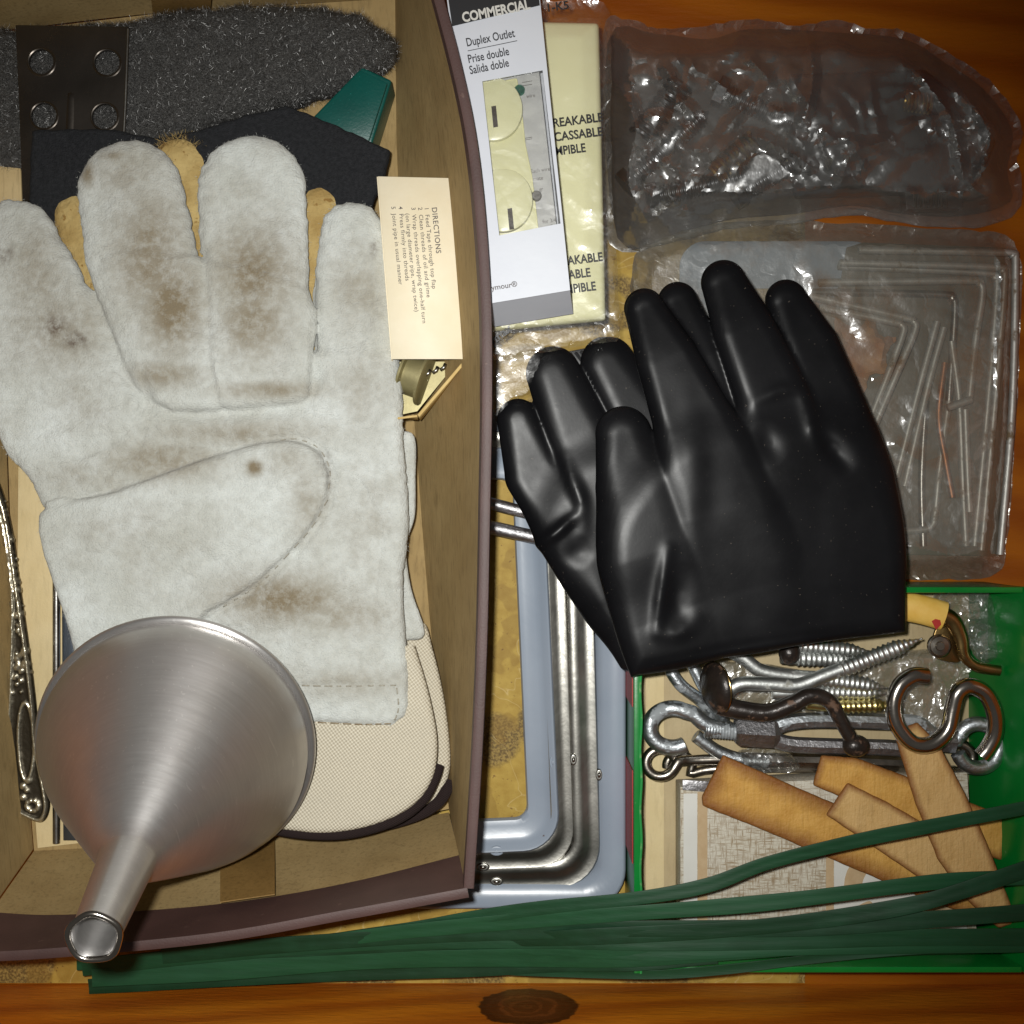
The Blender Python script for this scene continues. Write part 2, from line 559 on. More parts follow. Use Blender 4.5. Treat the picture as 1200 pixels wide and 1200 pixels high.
def suede_mat(name, base, base2, soil, soil2):
    t = NT(name)
    n1 = t.noise(45, 5); n2 = t.noise(330, 4); n3 = t.noise(1500, 3)
    st = t.attr('stain'); st2 = t.attr('spot')
    col = t.mix(t.ramp(n1, [(0.32, 0.0), (0.68, 1.0)]), base, base2)
    col = t.mix(t.math('MULTIPLY', t.ramp(n2, [(0.42, 0.0), (0.72, 1.0)]), 0.35), col, tuple(x * 0.74 for x in base))
    col = t.mix(t.math('MULTIPLY', t.ramp(n3, [(0.45, 0.0), (0.7, 1.0)]), 0.22), col, (0.78, 0.76, 0.68))
    grit = t.math('ADD', t.math('MULTIPLY', n2, 1.1), t.math('MULTIPLY', n3, 0.5))
    f = t.math('MULTIPLY', st, t.ramp(grit, [(0.40, 0.55), (0.9, 1.15)]), True)
    col = t.mix(f, col, soil)
    g = t.math('MULTIPLY', st2, t.ramp(grit, [(0.55, 0.0), (1.0, 1.0)]), True)
    col = t.mix(g, col, soil2)
    h = t.math('ADD', t.math('ADD', t.math('MULTIPLY', n2, 1.2), n3), t.math('MULTIPLY', t.noise(110, 4, 0.6, None, 0.6), 2.2))
    t.set(col, 0.95, 0, t.bump(h, 0.0007, 0.8), 0.15)
    t.b.inputs['Sheen Weight'].default_value = 0.25; t.b.inputs['Sheen Roughness'].default_value = 0.6
    return t.m

def film_mat(name, tint=(0.93, 0.93, 0.90), haze=0.06, rough=0.10, gloss=0.10, dirt=None, bscale=120, bdist=0.0012, hazecol=(0.45, 0.43, 0.38), sheen=0.03):
    t = NT(name)
    tr = t.new('ShaderNodeBsdfTransparent'); tr.inputs[0].default_value = (*tint, 1)
    gl = t.new('ShaderNodeBsdfAnisotropic') if False else t.new('ShaderNodeBsdfGlossy'); gl.inputs['Roughness'].default_value = rough; gl.inputs[0].default_value = (1, 1, 1, 1)
    df = t.new('ShaderNodeBsdfDiffuse'); df.inputs[0].default_value = (*hazecol, 1)
    vor = t.new('ShaderNodeTexVoronoi'); vor.feature = 'DISTANCE_TO_EDGE'; vor.inputs['Scale'].default_value = bscale * 0.8
    wob = t.noise(bscale * 0.6, 3)
    add = t.new('ShaderNodeVectorMath', operation='ADD'); t.link(t.obj, add.inputs[0])
    cb = t.new('ShaderNodeCombineXYZ'); m1 = t.math('MULTIPLY', wob, 0.02); t.link(m1, cb.inputs[0]); t.link(m1, cb.inputs[1]); t.link(cb.outputs[0], add.inputs[1])
    t.link(add.outputs[0], vor.inputs['Vector'])
    cre = t.ramp(vor.outputs[0], [(0.0, 0.0), (0.22, 1.0)])
    h = t.math('ADD', t.noise(bscale, 4, 0.6), t.math('MULTIPLY', cre, 0.35))
    nb = t.bump(h, bdist)
    t.link(nb, gl.inputs['Normal'])
    fr = t.new('ShaderNodeFresnel'); fr.inputs[0].default_value = 1.5; t.link(nb, fr.inputs['Normal'])
    fac = t.math('ADD', t.math('MINIMUM', t.math('MULTIPLY', fr.outputs[0], 0.5), 0.10), gloss, True)
    hz = t.math('MULTIPLY', t.ramp(t.noise(bscale * 0.35, 5), [(0.3, 0.35), (0.75, 1.4)]), haze)
    if dirt:
        dm = t.ramp(t.noise(45, 6, 0.7), [(0.50, 0.0), (0.72, 1.0)])
        dc = t.mix(dm, hazecol, dirt); t.link(dc, df.inputs[0])
        hz = t.math('ADD', hz, t.math('MULTIPLY', dm, haze * 1.6))
    mx1 = t.new('ShaderNodeMixShader'); t.link(hz, mx1.inputs[0]); t.link(tr.outputs[0], mx1.inputs[1]); t.link(df.outputs[0], mx1.inputs[2])
    mx2 = t.new('ShaderNodeMixShader'); t.link(fac, mx2.inputs[0]); t.link(mx1.outputs[0], mx2.inputs[1]); t.link(gl.outputs[0], mx2.inputs[2])
    g2 = t.new('ShaderNodeBsdfGlossy'); g2.inputs['Roughness'].default_value = 0.36; g2.inputs[0].default_value = (1, 1, 1, 1); t.link(nb, g2.inputs['Normal'])
    mx3 = t.new('ShaderNodeMixShader'); mx3.inputs[0].default_value = sheen; t.link(mx2.outputs[0], mx3.inputs[1]); t.link(g2.outputs[0], mx3.inputs[2])
    t.link(mx3.outputs[0], t.out.inputs[0]); t.n.remove(t.b)
    return t.m

def metal_mat(name, c1, c2, rough=0.3, scale=200, bump=0.00005, bscale=900, stain=None, stains=(60, 0.55), rvar=0.2, metal=1.0):
    t = NT(name)
    col = t.mix(t.ramp(t.noise(scale, 5), [(0.3, 0.0), (0.7, 1.0)]), c1, c2)
    r = t.math('ADD', t.math('MULTIPLY', t.math('SUBTRACT', t.noise(scale * 0.7, 4), 0.5), rvar), rough)
    me = metal
    if stain:
        f = t.ramp(t.noise(stains[0], 6, 0.65), [(stains[1], 0.0), (stains[1] + 0.08, 1.0)])
        col = t.mix(f, col, stain)
        r = t.math('ADD', r, t.math('MULTIPLY', f, 0.3))
        me = t.math('MULTIPLY', t.math('SUBTRACT', 1.0, f), metal)
    t.set(col, r, me, t.bump(t.noise(bscale, 4), bump))
    return t.m

M = {}
M['kraft'] = kraft('kraft_board', (0.30, 0.205, 0.085), (0.38, 0.27, 0.12))
M['kraft_edge'] = kraft('board_edge', (0.45, 0.33, 0.16), (0.55, 0.42, 0.22))
M['brown_wrap'] = plain('brown_wrap_paper', (0.062, 0.030, 0.026), (0.085, 0.042, 0.036), 40, 0.55, bump=0.00008, bscale=1500, specks=(260, 0.70, (0.13, 0.075, 0.06)))
M['tape'] = kraft('brown_paper_tape', (0.20, 0.115, 0.035), (0.26, 0.155, 0.05), 0.5)
M['cream_card'] = kraft('cream_card', (0.62, 0.49, 0.26), (0.70, 0.57, 0.33), 0.7, 0.2)
M['suede'] = suede_mat('pale_suede', (0.50, 0.515, 0.475), (0.63, 0.66, 0.64), (0.215, 0.172, 0.108), (0.085, 0.052, 0.034))
M['suede_edge'] = plain('suede_cut_edge', (0.42, 0.35, 0.24), (0.55, 0.48, 0.36), 300, 0.95, bump=0.0003, bscale=1200)
M['tan_hide'] = plain('tan_split_hide', (0.34, 0.225, 0.075), (0.50, 0.37, 0.15), 90, 0.95, bump=0.0010, bscale=420, specks=(300, 0.62, (0.26, 0.15, 0.04)))
M['canvas'] = weave('cream_canvas', (0.70, 0.645, 0.52), (0.43, 0.38, 0.28), 4200, 4200, 0.00035, rot=0.15)
M['binding'] = weave('dark_brown_binding', (0.028, 0.017, 0.016), (0.012, 0.008, 0.008), 5000, 9000, 0.0002)
M['thread'] = plain('seam_thread', (0.42, 0.40, 0.34), (0.30, 0.27, 0.21), 900, 0.9)
M['seam_dark'] = plain('soiled_seam', (0.22, 0.16, 0.09), (0.34, 0.28, 0.19), 500, 0.9)
M['rubber'] = None
M['steel_wool'] = plain('steel_wool_core', (0.05, 0.049, 0.047), (0.17, 0.166, 0.16), 1800, 0.45, 0.6, bump=0.0009, bscale=2400)
M['steel_fibre'] = plain('steel_fibre', (0.13, 0.127, 0.124), (0.34, 0.335, 0.33), 300, 0.42, 1.0)
M['foam'] = plain('black_foam', (0.016, 0.017, 0.019), (0.026, 0.027, 0.030), 700, 0.95, bump=0.0010, bscale=1600, spec=0.2)
M['bronze_plate'] = metal_mat('bronze_painted_steel', (0.105, 0.092, 0.080), (0.14, 0.122, 0.106), 0.28, 60, 0.00004, 500, metal=0.95)
M['teal'] = plain('teal_plastic', (0.0, 0.060, 0.050), (0.0, 0.078, 0.064), 50, 0.38, bump=0.00008, bscale=900, specks=(1200, 0.68, (0.02, 0.2, 0.17)))
M['carton_cream'] = plain('cream_carton', (0.78, 0.68, 0.48), (0.84, 0.76, 0.58), 40, 0.6, bump=0.00005, bscale=700)
M['carton_edge'] = plain('carton_edge', (0.55, 0.38, 0.14), (0.62, 0.45, 0.18), 300, 0.7)
M['gold_foil'] = metal_mat('gold_tin', (0.24, 0.21, 0.10), (0.32, 0.28, 0.14), 0.5, 100, metal=0.5)
M['ink'] = plain('dark_ink', (0.03, 0.03, 0.035), None, 50, 0.7)
M['ink_soft'] = plain('faded_ink', (0.06, 0.052, 0.05), (0.15, 0.13, 0.12), 800, 0.8)
M['aluminium'] = None
M['silver_dark'] = None
M['rod_steel'] = metal_mat('dull_steel', (0.20, 0.19, 0.18), (0.32, 0.31, 0.29), 0.34, 150)
M['blue_steel'] = metal_mat('blued_steel', (0.10, 0.12, 0.15), (0.15, 0.17, 0.20), 0.45, 120)
M['brass_old'] = metal_mat('worn_brass', (0.36, 0.24, 0.07), (0.46, 0.32, 0.10), 0.32, 70)
M['blue_grey'] = plain('blue_grey_enamel', (0.25, 0.295, 0.36), (0.29, 0.335, 0.40), 30, 0.30, bump=0.00006, bscale=120, specks=(230, 0.735, (0.10, 0.045, 0.02)))
M['tin'] = metal_mat('tinned_steel', (0.27, 0.265, 0.24), (0.40, 0.385, 0.35), 0.33, 60, 0.00008, 260, stain=(0.16, 0.10, 0.05), stains=(90, 0.67))
M['zinc'] = metal_mat('zinc_plate', (0.50, 0.515, 0.50), (0.66, 0.67, 0.65), 0.47, 240, 0.0001, 800, stain=(0.30, 0.29, 0.25), stains=(150, 0.60))
M['galv'] = metal_mat('galvanised_iron', (0.40, 0.43, 0.45), (0.58, 0.61, 0.63), 0.42, 260, 0.00022, 700, stain=(0.27, 0.29, 0.30), stains=(140, 0.54))
M['cast_grey'] = metal_mat('cast_grey_metal', (0.33, 0.32, 0.33), (0.45, 0.44, 0.45), 0.45, 300, 0.0003, 700)
M['nickel'] = metal_mat('nickel_plate', (0.44, 0.40, 0.36), (0.56, 0.52, 0.47), 0.20, 90, 0.00003, 500, rvar=0.12)
M['dark_nickel'] = metal_mat('dull_nickel', (0.30, 0.27, 0.23), (0.42, 0.38, 0.33), 0.30, 150, 0.00006, 500)
M['black_iron'] = metal_mat('chipped_black_iron', (0.018, 0.014, 0.012), (0.035, 0.025, 0.02), 0.32, 200, 0.0002, 500, stain=(0.12, 0.065, 0.038), stains=(170, 0.56), metal=0.3)
M['yellow_zinc'] = metal_mat('yellow_zinc', (0.58, 0.47, 0.14), (0.66, 0.58, 0.30), 0.32, 200)
M['bronze_brass'] = metal_mat('antique_brass', (0.30, 0.19, 0.07), (0.40, 0.27, 0.11), 0.28, 120, 0.00005, 500)
M['yellow_tape'] = plain('yellow_paper_tape', (0.72, 0.43, 0.07), (0.80, 0.52, 0.12), 120, 0.55, bump=0.0002, bscale=300)
M['red'] = plain('red_print', (0.42, 0.022, 0.015), (0.36, 0.015, 0.012), 80, 0.5)
M['green_card'] = plain('green_gloss_card', (0.0, 0.165, 0.022), (0.004, 0.205, 0.03), 30, 0.28, bump=0.00008, bscale=160, specks=(420, 0.72, (0.10, 0.30, 0.11)))
M['green_edge'] = plain('worn_green_edge', (0.02, 0.27, 0.06), (0.30, 0.45, 0.22), 300, 0.6, lo=0.55, hi=0.75)
M['box_floor'] = kraft('grey_kraft_floor', (0.44, 0.34, 0.19), (0.52, 0.42, 0.25), 0.7, 0.2)
M['strap'] = None
M['ivory'] = plain('ivory_plastic', (0.73, 0.71, 0.43), (0.78, 0.76, 0.48), 30, 0.30)
M['white_card'] = plain('white_carton', (0.60, 0.62, 0.68), (0.65, 0.67, 0.72), 30, 0.42, bump=0.00003, bscale=400)
M['grey_card'] = plain('grey_insert', (0.46, 0.46, 0.46), (0.54, 0.54, 0.53), 200, 0.6)
M['black_print'] = plain('black_print', (0.020, 0.020, 0.022), None, 50, 0.45)
M['slot'] = plain('dark_slot', (0.03, 0.018, 0.01), None, 50, 0.6)
M['green_screw'] = metal_mat('green_screw', (0.02, 0.22, 0.15), (0.04, 0.30, 0.2), 0.3)
M['wrap'] = film_mat('clear_wrap', (0.985, 0.985, 0.98), 0.015, 0.10, 0.03, None, 90, 0.0004)
M['bag'] = film_mat('smoky_poly_bag', (0.87, 0.87, 0.86), 0.15, 0.10, 0.08, None, 70, 0.0004, (0.46, 0.45, 0.425), 0.10)
M['bag_dirty'] = film_mat('soiled_poly_bag', (0.88, 0.87, 0.83), 0.20, 0.15, 0.05, (0.20, 0.115, 0.055), 90, 0.0005, (0.40, 0.385, 0.33), 0.07)
M['bag_small'] = film_mat('crinkled_bag', (0.92, 0.92, 0.90), 0.08, 0.10, 0.09, None, 160, 0.0006, (0.52, 0.52, 0.50), 0.10)
M['dark_plastic'] = plain('dark_plastic', (0.020, 0.020, 0.022), (0.035, 0.034, 0.034), 60, 0.35)
M['rust'] = plain('rust_paper', (0.30, 0.11, 0.035), (0.42, 0.20, 0.07), 150, 0.7)
M['copper'] = metal_mat('copper_rod', (0.36, 0.15, 0.075), (0.46, 0.21, 0.11), 0.5, 300)
M['white_label'] = plain('white_label', (0.62, 0.61, 0.56), (0.68, 0.67, 0.62), 60, 0.6)
M['tan_print'] = plain('tan_print', (0.47, 0.33, 0.18), (0.52, 0.38, 0.22), 300, 0.7)

def shim_mat(name, c1, c2):
    t = NT(name)
    v = t.mapped((1, 1, 1), (0, 0, 0.5))
    col = t.mix(t.ramp(t.noise(110, 5), [(0.3, 0.0), (0.7, 1.0)]), c1, c2)
    st = t.attr('scorch')
    n = t.math('ADD', st, t.math('MULTIPLY', t.math('SUBTRACT', t.noise(160, 4), 0.5), 0.55))
    col = t.mix(t.math('MULTIPLY', t.ramp(n, [(0.15, 0.0), (0.9, 1.0)]), 0.9), col, (0.20, 0.065, 0.013))
    fb = t.noise(600, 4, 0.65, t.mapped((1, 0.12, 1), (0, 0, -0.45)))
    col = t.mix(t.math('MULTIPLY', t.ramp(fb, [(0.5, 0.0), (0.72, 1.0)]), 0.35), col, tuple(x * 0.55 for x in c1))
    t.set(col, 0.6, 0, t.bump(t.math('ADD', fb, t.noise(700, 4)), 0.0004), 0.35)
    return t.m
M['shim'] = shim_mat('tan_hide_offcut', (0.52, 0.265, 0.050), (0.64, 0.36, 0.085))
M['shim_pale'] = shim_mat('pale_tan_offcut', (0.54, 0.33, 0.115), (0.62, 0.40, 0.16))

def rubber_mat():
    t = NT('black_rubber')
    f = t.noise(30, 4); d = t.noise(700, 4); sm = t.noise(90, 4)
    col = t.mix(t.ramp(f, [(0.35, 0.0), (0.65, 1.0)]), (0.0045, 0.0045, 0.0052), (0.0075, 0.0075, 0.0085))
    dust = t.ramp(t.noise(900, 3), [(0.70, 0.0), (0.74, 1.0)])
    col = t.mix(t.math('MULTIPLY', dust, 0.5), col, (0.12, 0.10, 0.08))
    r = t.math('ADD', t.math('MULTIPLY', sm, 0.16), 0.25)
    t.set(col, r, 0, t.bump(d, 0.000010), 0.15)
    return t.m
M['rubber'] = rubber_mat()

def strap_mat(k=1.0, nm='dark_green_tie'):
    t = NT(nm)
    v = t.mapped((0.07, 1, 1))
    col = t.mix(t.ramp(t.noise(300, 4, 0.6, v), [(0.3, 0.0), (0.7, 1.0)]), (0.005 * k, 0.040 * k, 0.014 * k), (0.009 * k, 0.058 * k, 0.022 * k))
    col = t.mix(t.math('MULTIPLY', t.ramp(t.noise(60, 4), [(0.45, 0.0), (0.7, 1.0)]), 0.35), col, (0.014, 0.072, 0.034))
    t.set(col, 0.55, 0, t.bump(t.noise(500, 3, 0.6, v), 0.00012), 0.3)
    return t.m
M['strap'] = strap_mat()
M['strap_b'] = strap_mat(0.72, 'dark_green_tie_deep')  # darker tone of the tie green, sets neighbouring ties apart
M['strap_c'] = strap_mat(1.3, 'dark_green_tie_pale')  # lighter tone of the same green

def aluminium_mat():
    t = NT('spun_aluminium')
    sp = t.new('ShaderNodeSeparateXYZ'); t.link(t.obj, sp.inputs[0])
    ang = t.math('ARCTAN2', sp.outputs[1], sp.outputs[0])
    rad = t.math('SQRT', t.math('ADD', t.math('MULTIPLY', sp.outputs[0], sp.outputs[0]), t.math('MULTIPLY', sp.outputs[1], sp.outputs[1])))
    cb = t.new('ShaderNodeCombineXYZ')
    t.link(t.math('MULTIPLY', t.math('SINE', ang), 1.2), cb.inputs[0]); t.link(t.math('MULTIPLY', t.math('COSINE', ang), 1.2), cb.inputs[1])
    t.link(t.math('MULTIPLY', sp.outputs[2], 900.0), cb.inputs[2])
    line = t.noise(1.6, 4, 0.7, cb.outputs[0])
    cloud = t.noise(38, 5); scr = t.noise(900, 2, 0.5, t.mapped((1, 0.08, 1), (0, 0, 0.6)))
    col = t.mix(t.ramp(line, [(0.3, 0.0), (0.7, 1.0)]), (0.60, 0.585, 0.57), (0.67, 0.655, 0.64))
    col = t.mix(t.math('MULTIPLY', t.ramp(cloud, [(0.4, 0.0), (0.7, 1.0)]), 0.5), col, (0.48, 0.45, 0.44))
    sc = t.ramp(scr, [(0.67, 0.0), (0.72, 1.0)])
    col = t.mix(t.math('MULTIPLY', sc, 0.4), col, (0.85, 0.83, 0.8))
    r = t.math('ADD', t.math('MULTIPLY', line, 0.05), t.math('ADD', t.math('MULTIPLY', cloud, 0.16), 0.26))
    t.set(col, r, 0.9, t.bump(t.math('ADD', t.math('MULTIPLY', line, 0.25), t.math('MULTIPLY', cloud, 1.0)), 0.00006, 1.0, t.bump(t.noise(22, 3), 0.0012, 0.5)))
    tg = t.new('ShaderNodeTangent'); tg.direction_type = 'RADIAL'; tg.axis = 'Z'
    t.link(tg.outputs[0], t.b.inputs['Tangent']); t.b.inputs['Anisotropic'].default_value = 0.72; t.b.inputs['Anisotropic Rotation'].default_value = 0.25
    return t.m
M['aluminium'] = aluminium_mat()

def silver_mat():
    t = NT('tarnished_silver')
    c = t.attr('relief')
    n = t.noise(500, 4)
    f = t.math('ADD', c, t.math('MULTIPLY', t.math('SUBTRACT', n, 0.5), 0.5))
    col = t.mix(t.ramp(f, [(0.15, 0.0), (0.8, 1.0)]), (0.055, 0.046, 0.032), (0.62, 0.57, 0.44))
    t.set(col, t.math('SUBTRACT', 0.5, t.math('MULTIPLY', c, 0.25)), 0.9, t.bump(n, 0.0002))
    return t.m
M['silver_dark'] = silver_mat()

def liner_mat():
    t = NT('ochre_shelf_liner')
    vor = t.new('ShaderNodeTexVoronoi'); vor.feature = 'SMOOTH_F1'; vor.inputs['Scale'].default_value = 25; vor.inputs['Smoothness'].default_value = 0.12; vor.inputs['Randomness'].default_value = 0.9
    t.link(t.obj, vor.inputs['Vector'])
    g = t.noise(1100, 3); g2 = t.noise(200, 5); lo = t.noise(26, 3)
    col = t.mix(t.ramp(g2, [(0.3, 0.0), (0.7, 1.0)]), (0.36, 0.225, 0.035), (0.47, 0.32, 0.065))
    spot = t.ramp(t.math('ADD', vor.outputs[0], t.math('MULTIPLY', t.math('SUBTRACT', g2, 0.5), 0.06)), [(0.36, 1.0), (0.40, 0.0)])
    pick = t.ramp(lo, [(0.40, 0.0), (0.44, 1.0)])
    sp = t.math('MULTIPLY', spot, pick)
    gran = t.mix(t.ramp(g, [(0.40, 0.0), (0.62, 1.0)]), (0.10, 0.062, 0.02), (0.32, 0.215, 0.06))
    col = t.mix(t.math('MULTIPLY', sp, 0.9), col, gran)
    leaf = t.ramp(t.noise(48, 2), [(0.56, 0.0), (0.58, 1.0)])
    col = t.mix(t.math('MULTIPLY', leaf, 0.45), col, (0.24, 0.135, 0.02))
    vein = t.ramp(t.noise(30, 3, 0.5, None, 1.0), [(0.495, 0.0), (0.50, 1.0), (0.505, 0.0)])
    col = t.mix(t.math('MULTIPLY', vein, 0.6), col, (0.60, 0.46, 0.2))
    fleck = t.ramp(t.noise(600, 3), [(0.66, 0.0), (0.70, 1.0)])
    col = t.mix(t.math('MULTIPLY', fleck, 0.7), col, (0.14, 0.06, 0.015))
    t.set(col, 0.6, 0, t.bump(g, 0.00006), 0.3)
    return t.m
M['liner'] = liner_mat()

def woven_print():
    t = NT('woven_print_paper')
    a = t.noise(1700, 3, 0.6, t.mapped((1, 0.12, 1))); b = t.noise(1700, 3, 0.6, t.mapped((0.12, 1, 1)))
    f = t.math('MAXIMUM', a, b)
    col = t.mix(t.ramp(f, [(0.48, 0.0), (0.66, 1.0)]), (0.58, 0.54, 0.44), (0.30, 0.22, 0.13))
    col = t.mix(t.math('MULTIPLY', t.ramp(t.noise(40, 4), [(0.4, 0.0), (0.7, 1.0)]), 0.3), col, (0.62, 0.60, 0.54))
    t.set(col, 0.65, 0, t.bump(f, 0.0001), 0.3)
    return t.m
M['woven'] = woven_print()

# ------------------------------------------------------------------ the setting: a pine drawer
DX0, DX1, DY0, DY1 = -0.232, 0.2125, -0.1935, 0.2130
def boxmesh(name, x0, x1, y0, y1, z0, z1, mat, parent=None, bevel=0.0006):
    c = [(x0, y0), (x1, y0), (x1, y1), (x0, y1)]
    return prism(name, [Vector((*p, z1)) for p in c], [Vector((*p, z0)) for p in c], mat, parent, bevel)

M['pine_x'] = wood_mat('orange_pine', 0)
M['pine_y'] = wood_mat('orange_pine_side', 1)
knot_c = P(617, 1184, 0.030)
M['pine_front'] = wood_mat('orange_pine_with_knot', 0)
o = boxmesh('drawer_bottom', DX0 - .012, DX1 + .012, DY0 - .012, DY1 + .012, -0.012, -0.0005, wood_mat('orange_pine_dimmed', 0, None, 0.42)); tag(o, kind='structure')  # same pine with the flash's falloff darkened into its colour
o = boxmesh('drawer_wall_back', DX0 - .012, DX1 + .012, DY1, DY1 + .016, 0.0, 0.105, M['pine_x']); tag(o, kind='structure')
o = boxmesh('drawer_wall_right', DX1, DX1 + .016, DY0 + .0005, DY1 - .0005, 0.0, 0.105, M['pine_y']); tag(o, kind='structure')
o = boxmesh('drawer_wall_left', DX0 - .016, DX0, DY0 + .0005, DY1 - .0005, 0.0, 0.105, M['pine_y']); tag(o, kind='structure')
front = boxmesh('drawer_wall_front', DX0 - .012, DX1 + .012, DY0 - .018, DY0, 0.0, 0.105, None); tag(front, kind='structure')
kl = front.location
front.data.materials.append(wood_mat('orange_pine_knot', 0, (0.0060 - kl.x, DY0 - kl.y, 0.0240, 0.0185)))

lin = mk('drawer_liner', *(lambda a, b, c, d: ([(a, c, .0006), (b, c, .0006), (b, d, .0006), (a, d, .0006), (a, c, .0), (b, c, .0), (b, d, .0), (a, d, .0)],
        [(0, 1, 2, 3), (7, 6, 5, 4), (0, 4, 5, 1), (1, 5, 6, 2), (2, 6, 7, 3), (3, 7, 4, 0)]))(DX0 + .001, 0.12, DY0 + .0005, .178), M['liner'])
tag(lin, 'ochre patterned shelf liner with speckled brown spots on the drawer bottom', 'liner')

# ------------------------------------------------------------------ shoe box
ZF, ZR = 0.016, 0.085
sbox = thing('cardboard_box', 'open kraft cardboard box with dark brown paper wrapped rim', 'box', P(250, 520, ZF))
bctr = P(240, 500, .05)
def wall(stations, turn, wname):
    st = []
    for i in range(len(stations) - 1):
        for k in range(6):
            t = k / 6
            st.append([np.array(a) * (1 - t) + np.array(b) * t for a, b in zip(stations[i], stations[i + 1])])
    st.append([np.array(a) for a in stations[-1]])
    fl = cr([s[0] for s in stations], 6); rm = cr([s[1] for s in stations], 6)
    m = len(fl)
    A = [P(q[0], q[1], ZF) for q in fl]; B = [P(q[0], q[1], ZR) for q in rm]
    L = 7
    inner, outer = [], []
    for i in range(m):
        t = B[min(i + 1, m - 1)] - B[max(i - 1, 0)]; t.z = 0
        n = Vector((t.y, -t.x, 0)).normalized()
        if n.dot(B[i] - bctr) < 0: n = -n
        col = []
        for k in range(L + 1):
            q = k / L
            p = A[i].lerp(B[i], q) + n * (0.004 * math.sin(PI * q) * math.sin(PI * i / (m - 1)))
            col.append((p, n, q))
        inner.append(col)
    th = 0.0022
    def solid(name, loops, mat):
        n = len(loops[0]); V = [p for lp in loops for p in lp]; F = []
        for i in range(len(loops) - 1):
            for k in range(n):
                k2 = (k + 1) % n
                F.append((i * n + k, i * n + k2, (i + 1) * n + k2, (i + 1) * n + k))
        F.append(tuple(range(n))); F.append(tuple((len(loops) - 1) * n + k for k in reversed(range(n))))
        o = mk(name, V, F, mat, sbox, smooth=True)
        bm = bmesh.new(); bm.from_mesh(o.data); bmesh.ops.recalc_face_normals(bm, faces=bm.faces); bm.to_mesh(o.data); bm.free()
        o.data.set_sharp_from_angle(angle=math.radians(40))
        return o
    w = solid('wall', [[p for p, n, q in c] + [p + n * th for p, n, q in reversed(c)] for c in inner], M['kraft'])
    lps = []
    for i, c in enumerate(inner):
        g, tw = 0.00008, 0.0006
        a, b = [], []
        for p, n, q in c:
            a.append(p + n * (th + g)); b.append(p + n * (th + g + tw))
        top = c[-1][0]; n = c[-1][1]
        tin = turn(i / (m - 1)) if callable(turn) else turn
        lowp = A[i].lerp(B[i], 1 - tin) + n * (0.004 * math.sin(PI * (1 - tin)) * math.sin(PI * i / (m - 1)))
        up = Vector((0, 0, 1))
        near = a + [top + n * (th + g) + up * g, top - n * g + up * g, lowp - n * g * 3]
        far = b + [top + n * (th + g + tw * .6) + up * tw * 1.2, top + n * th * .4 + up * tw * 1.8, top - n * (g + tw) + up * tw, lowp - n * (g * 3 + tw)]
        lps.append(near + list(reversed(far)))
    solid('paper_wrap', lps, M['brown_wrap'])
    return inner
right_st = [((463, -2), (491.0, -72)), ((464, 100), (532.0, 80)), ((466, 200), (553.0, 190)), ((478, 400), (565.0, 330)), ((486, 500), (567.5, 450)), ((495, 620), (565.0, 600)), ((505, 740), (562.0, 740)), ((517, 860), (556.0, 880)), ((526, 948), (546.0, 1040))]
front_st = [((526, 952), (548, 1042)), ((400, 974), (400, 1069)), ((250, 985), (250, 1095)), ((100, 994), (60, 1113)), ((40, 997), (-45, 1118))]
left_st = [((39, 995), (-50, 1122)), ((15, 700), (-78, 750)), ((5, 400), (-90, 400)), ((0, 38), (-95, -58))]
back_st = [((0, 36), (-93, -60)), ((200, 14), (200, -75)), ((462, -2), (498, -74))]
wall(right_st, 0.045, 'r')
fin = wall(front_st, lambda t: 0.38 - 0.03 * t, 'f')
wall(left_st, 0.06, 'l'); wall(back_st, 0.06, 'b')
fl_loop = [s[0] for s in right_st] + [s[0] for s in front_st[1:]] + [s[0] for s in left_st[1:]] + [s[0] for s in back_st[1:-1]]
slab('bottom', fl_loop, ZF - 0.002, ZF, M['kraft'], sbox, 0)
# strips of brown gummed tape inside the front and back walls
def wall_patch(name, st, x0, x1, q0, q1, mat, off, nseg=4):
    def onwall(x, q):
        for a, b in zip(st[:-1], st[1:]):
            lo_, hi_ = min(a[0][0], b[0][0]), max(a[0][0], b[0][0])
            if lo_ <= x <= hi_:
                t = (x - a[0][0]) / (b[0][0] - a[0][0])
                f = P(x, a[0][1] + (b[0][1] - a[0][1]) * t, ZF); r = P(a[1][0] + (b[1][0] - a[1][0]) * t, a[1][1] + (b[1][1] - a[1][1]) * t, ZR)
                return f.lerp(r, q)
    c = [onwall(x0, q0), onwall(x1, q0), onwall(x1, q1), onwall(x0, q1)]
    inw = (bctr - c[0]); inw.z = 0; inw = Vector((0, 1 if inw.y > 0 else -1, 0))
    return prism(name, [p + inw * (off + .0004) for p in c], [p + inw * off for p in c], mat, sbox, 0)
wall_patch('paper_tape', front_st, 258, 322, 0.02, 0.74, M['tape'], 0.0012)
wall_patch('paper_tape', back_st, 180, 246, 0.05, 0.95, M['tape'], 0.0030)

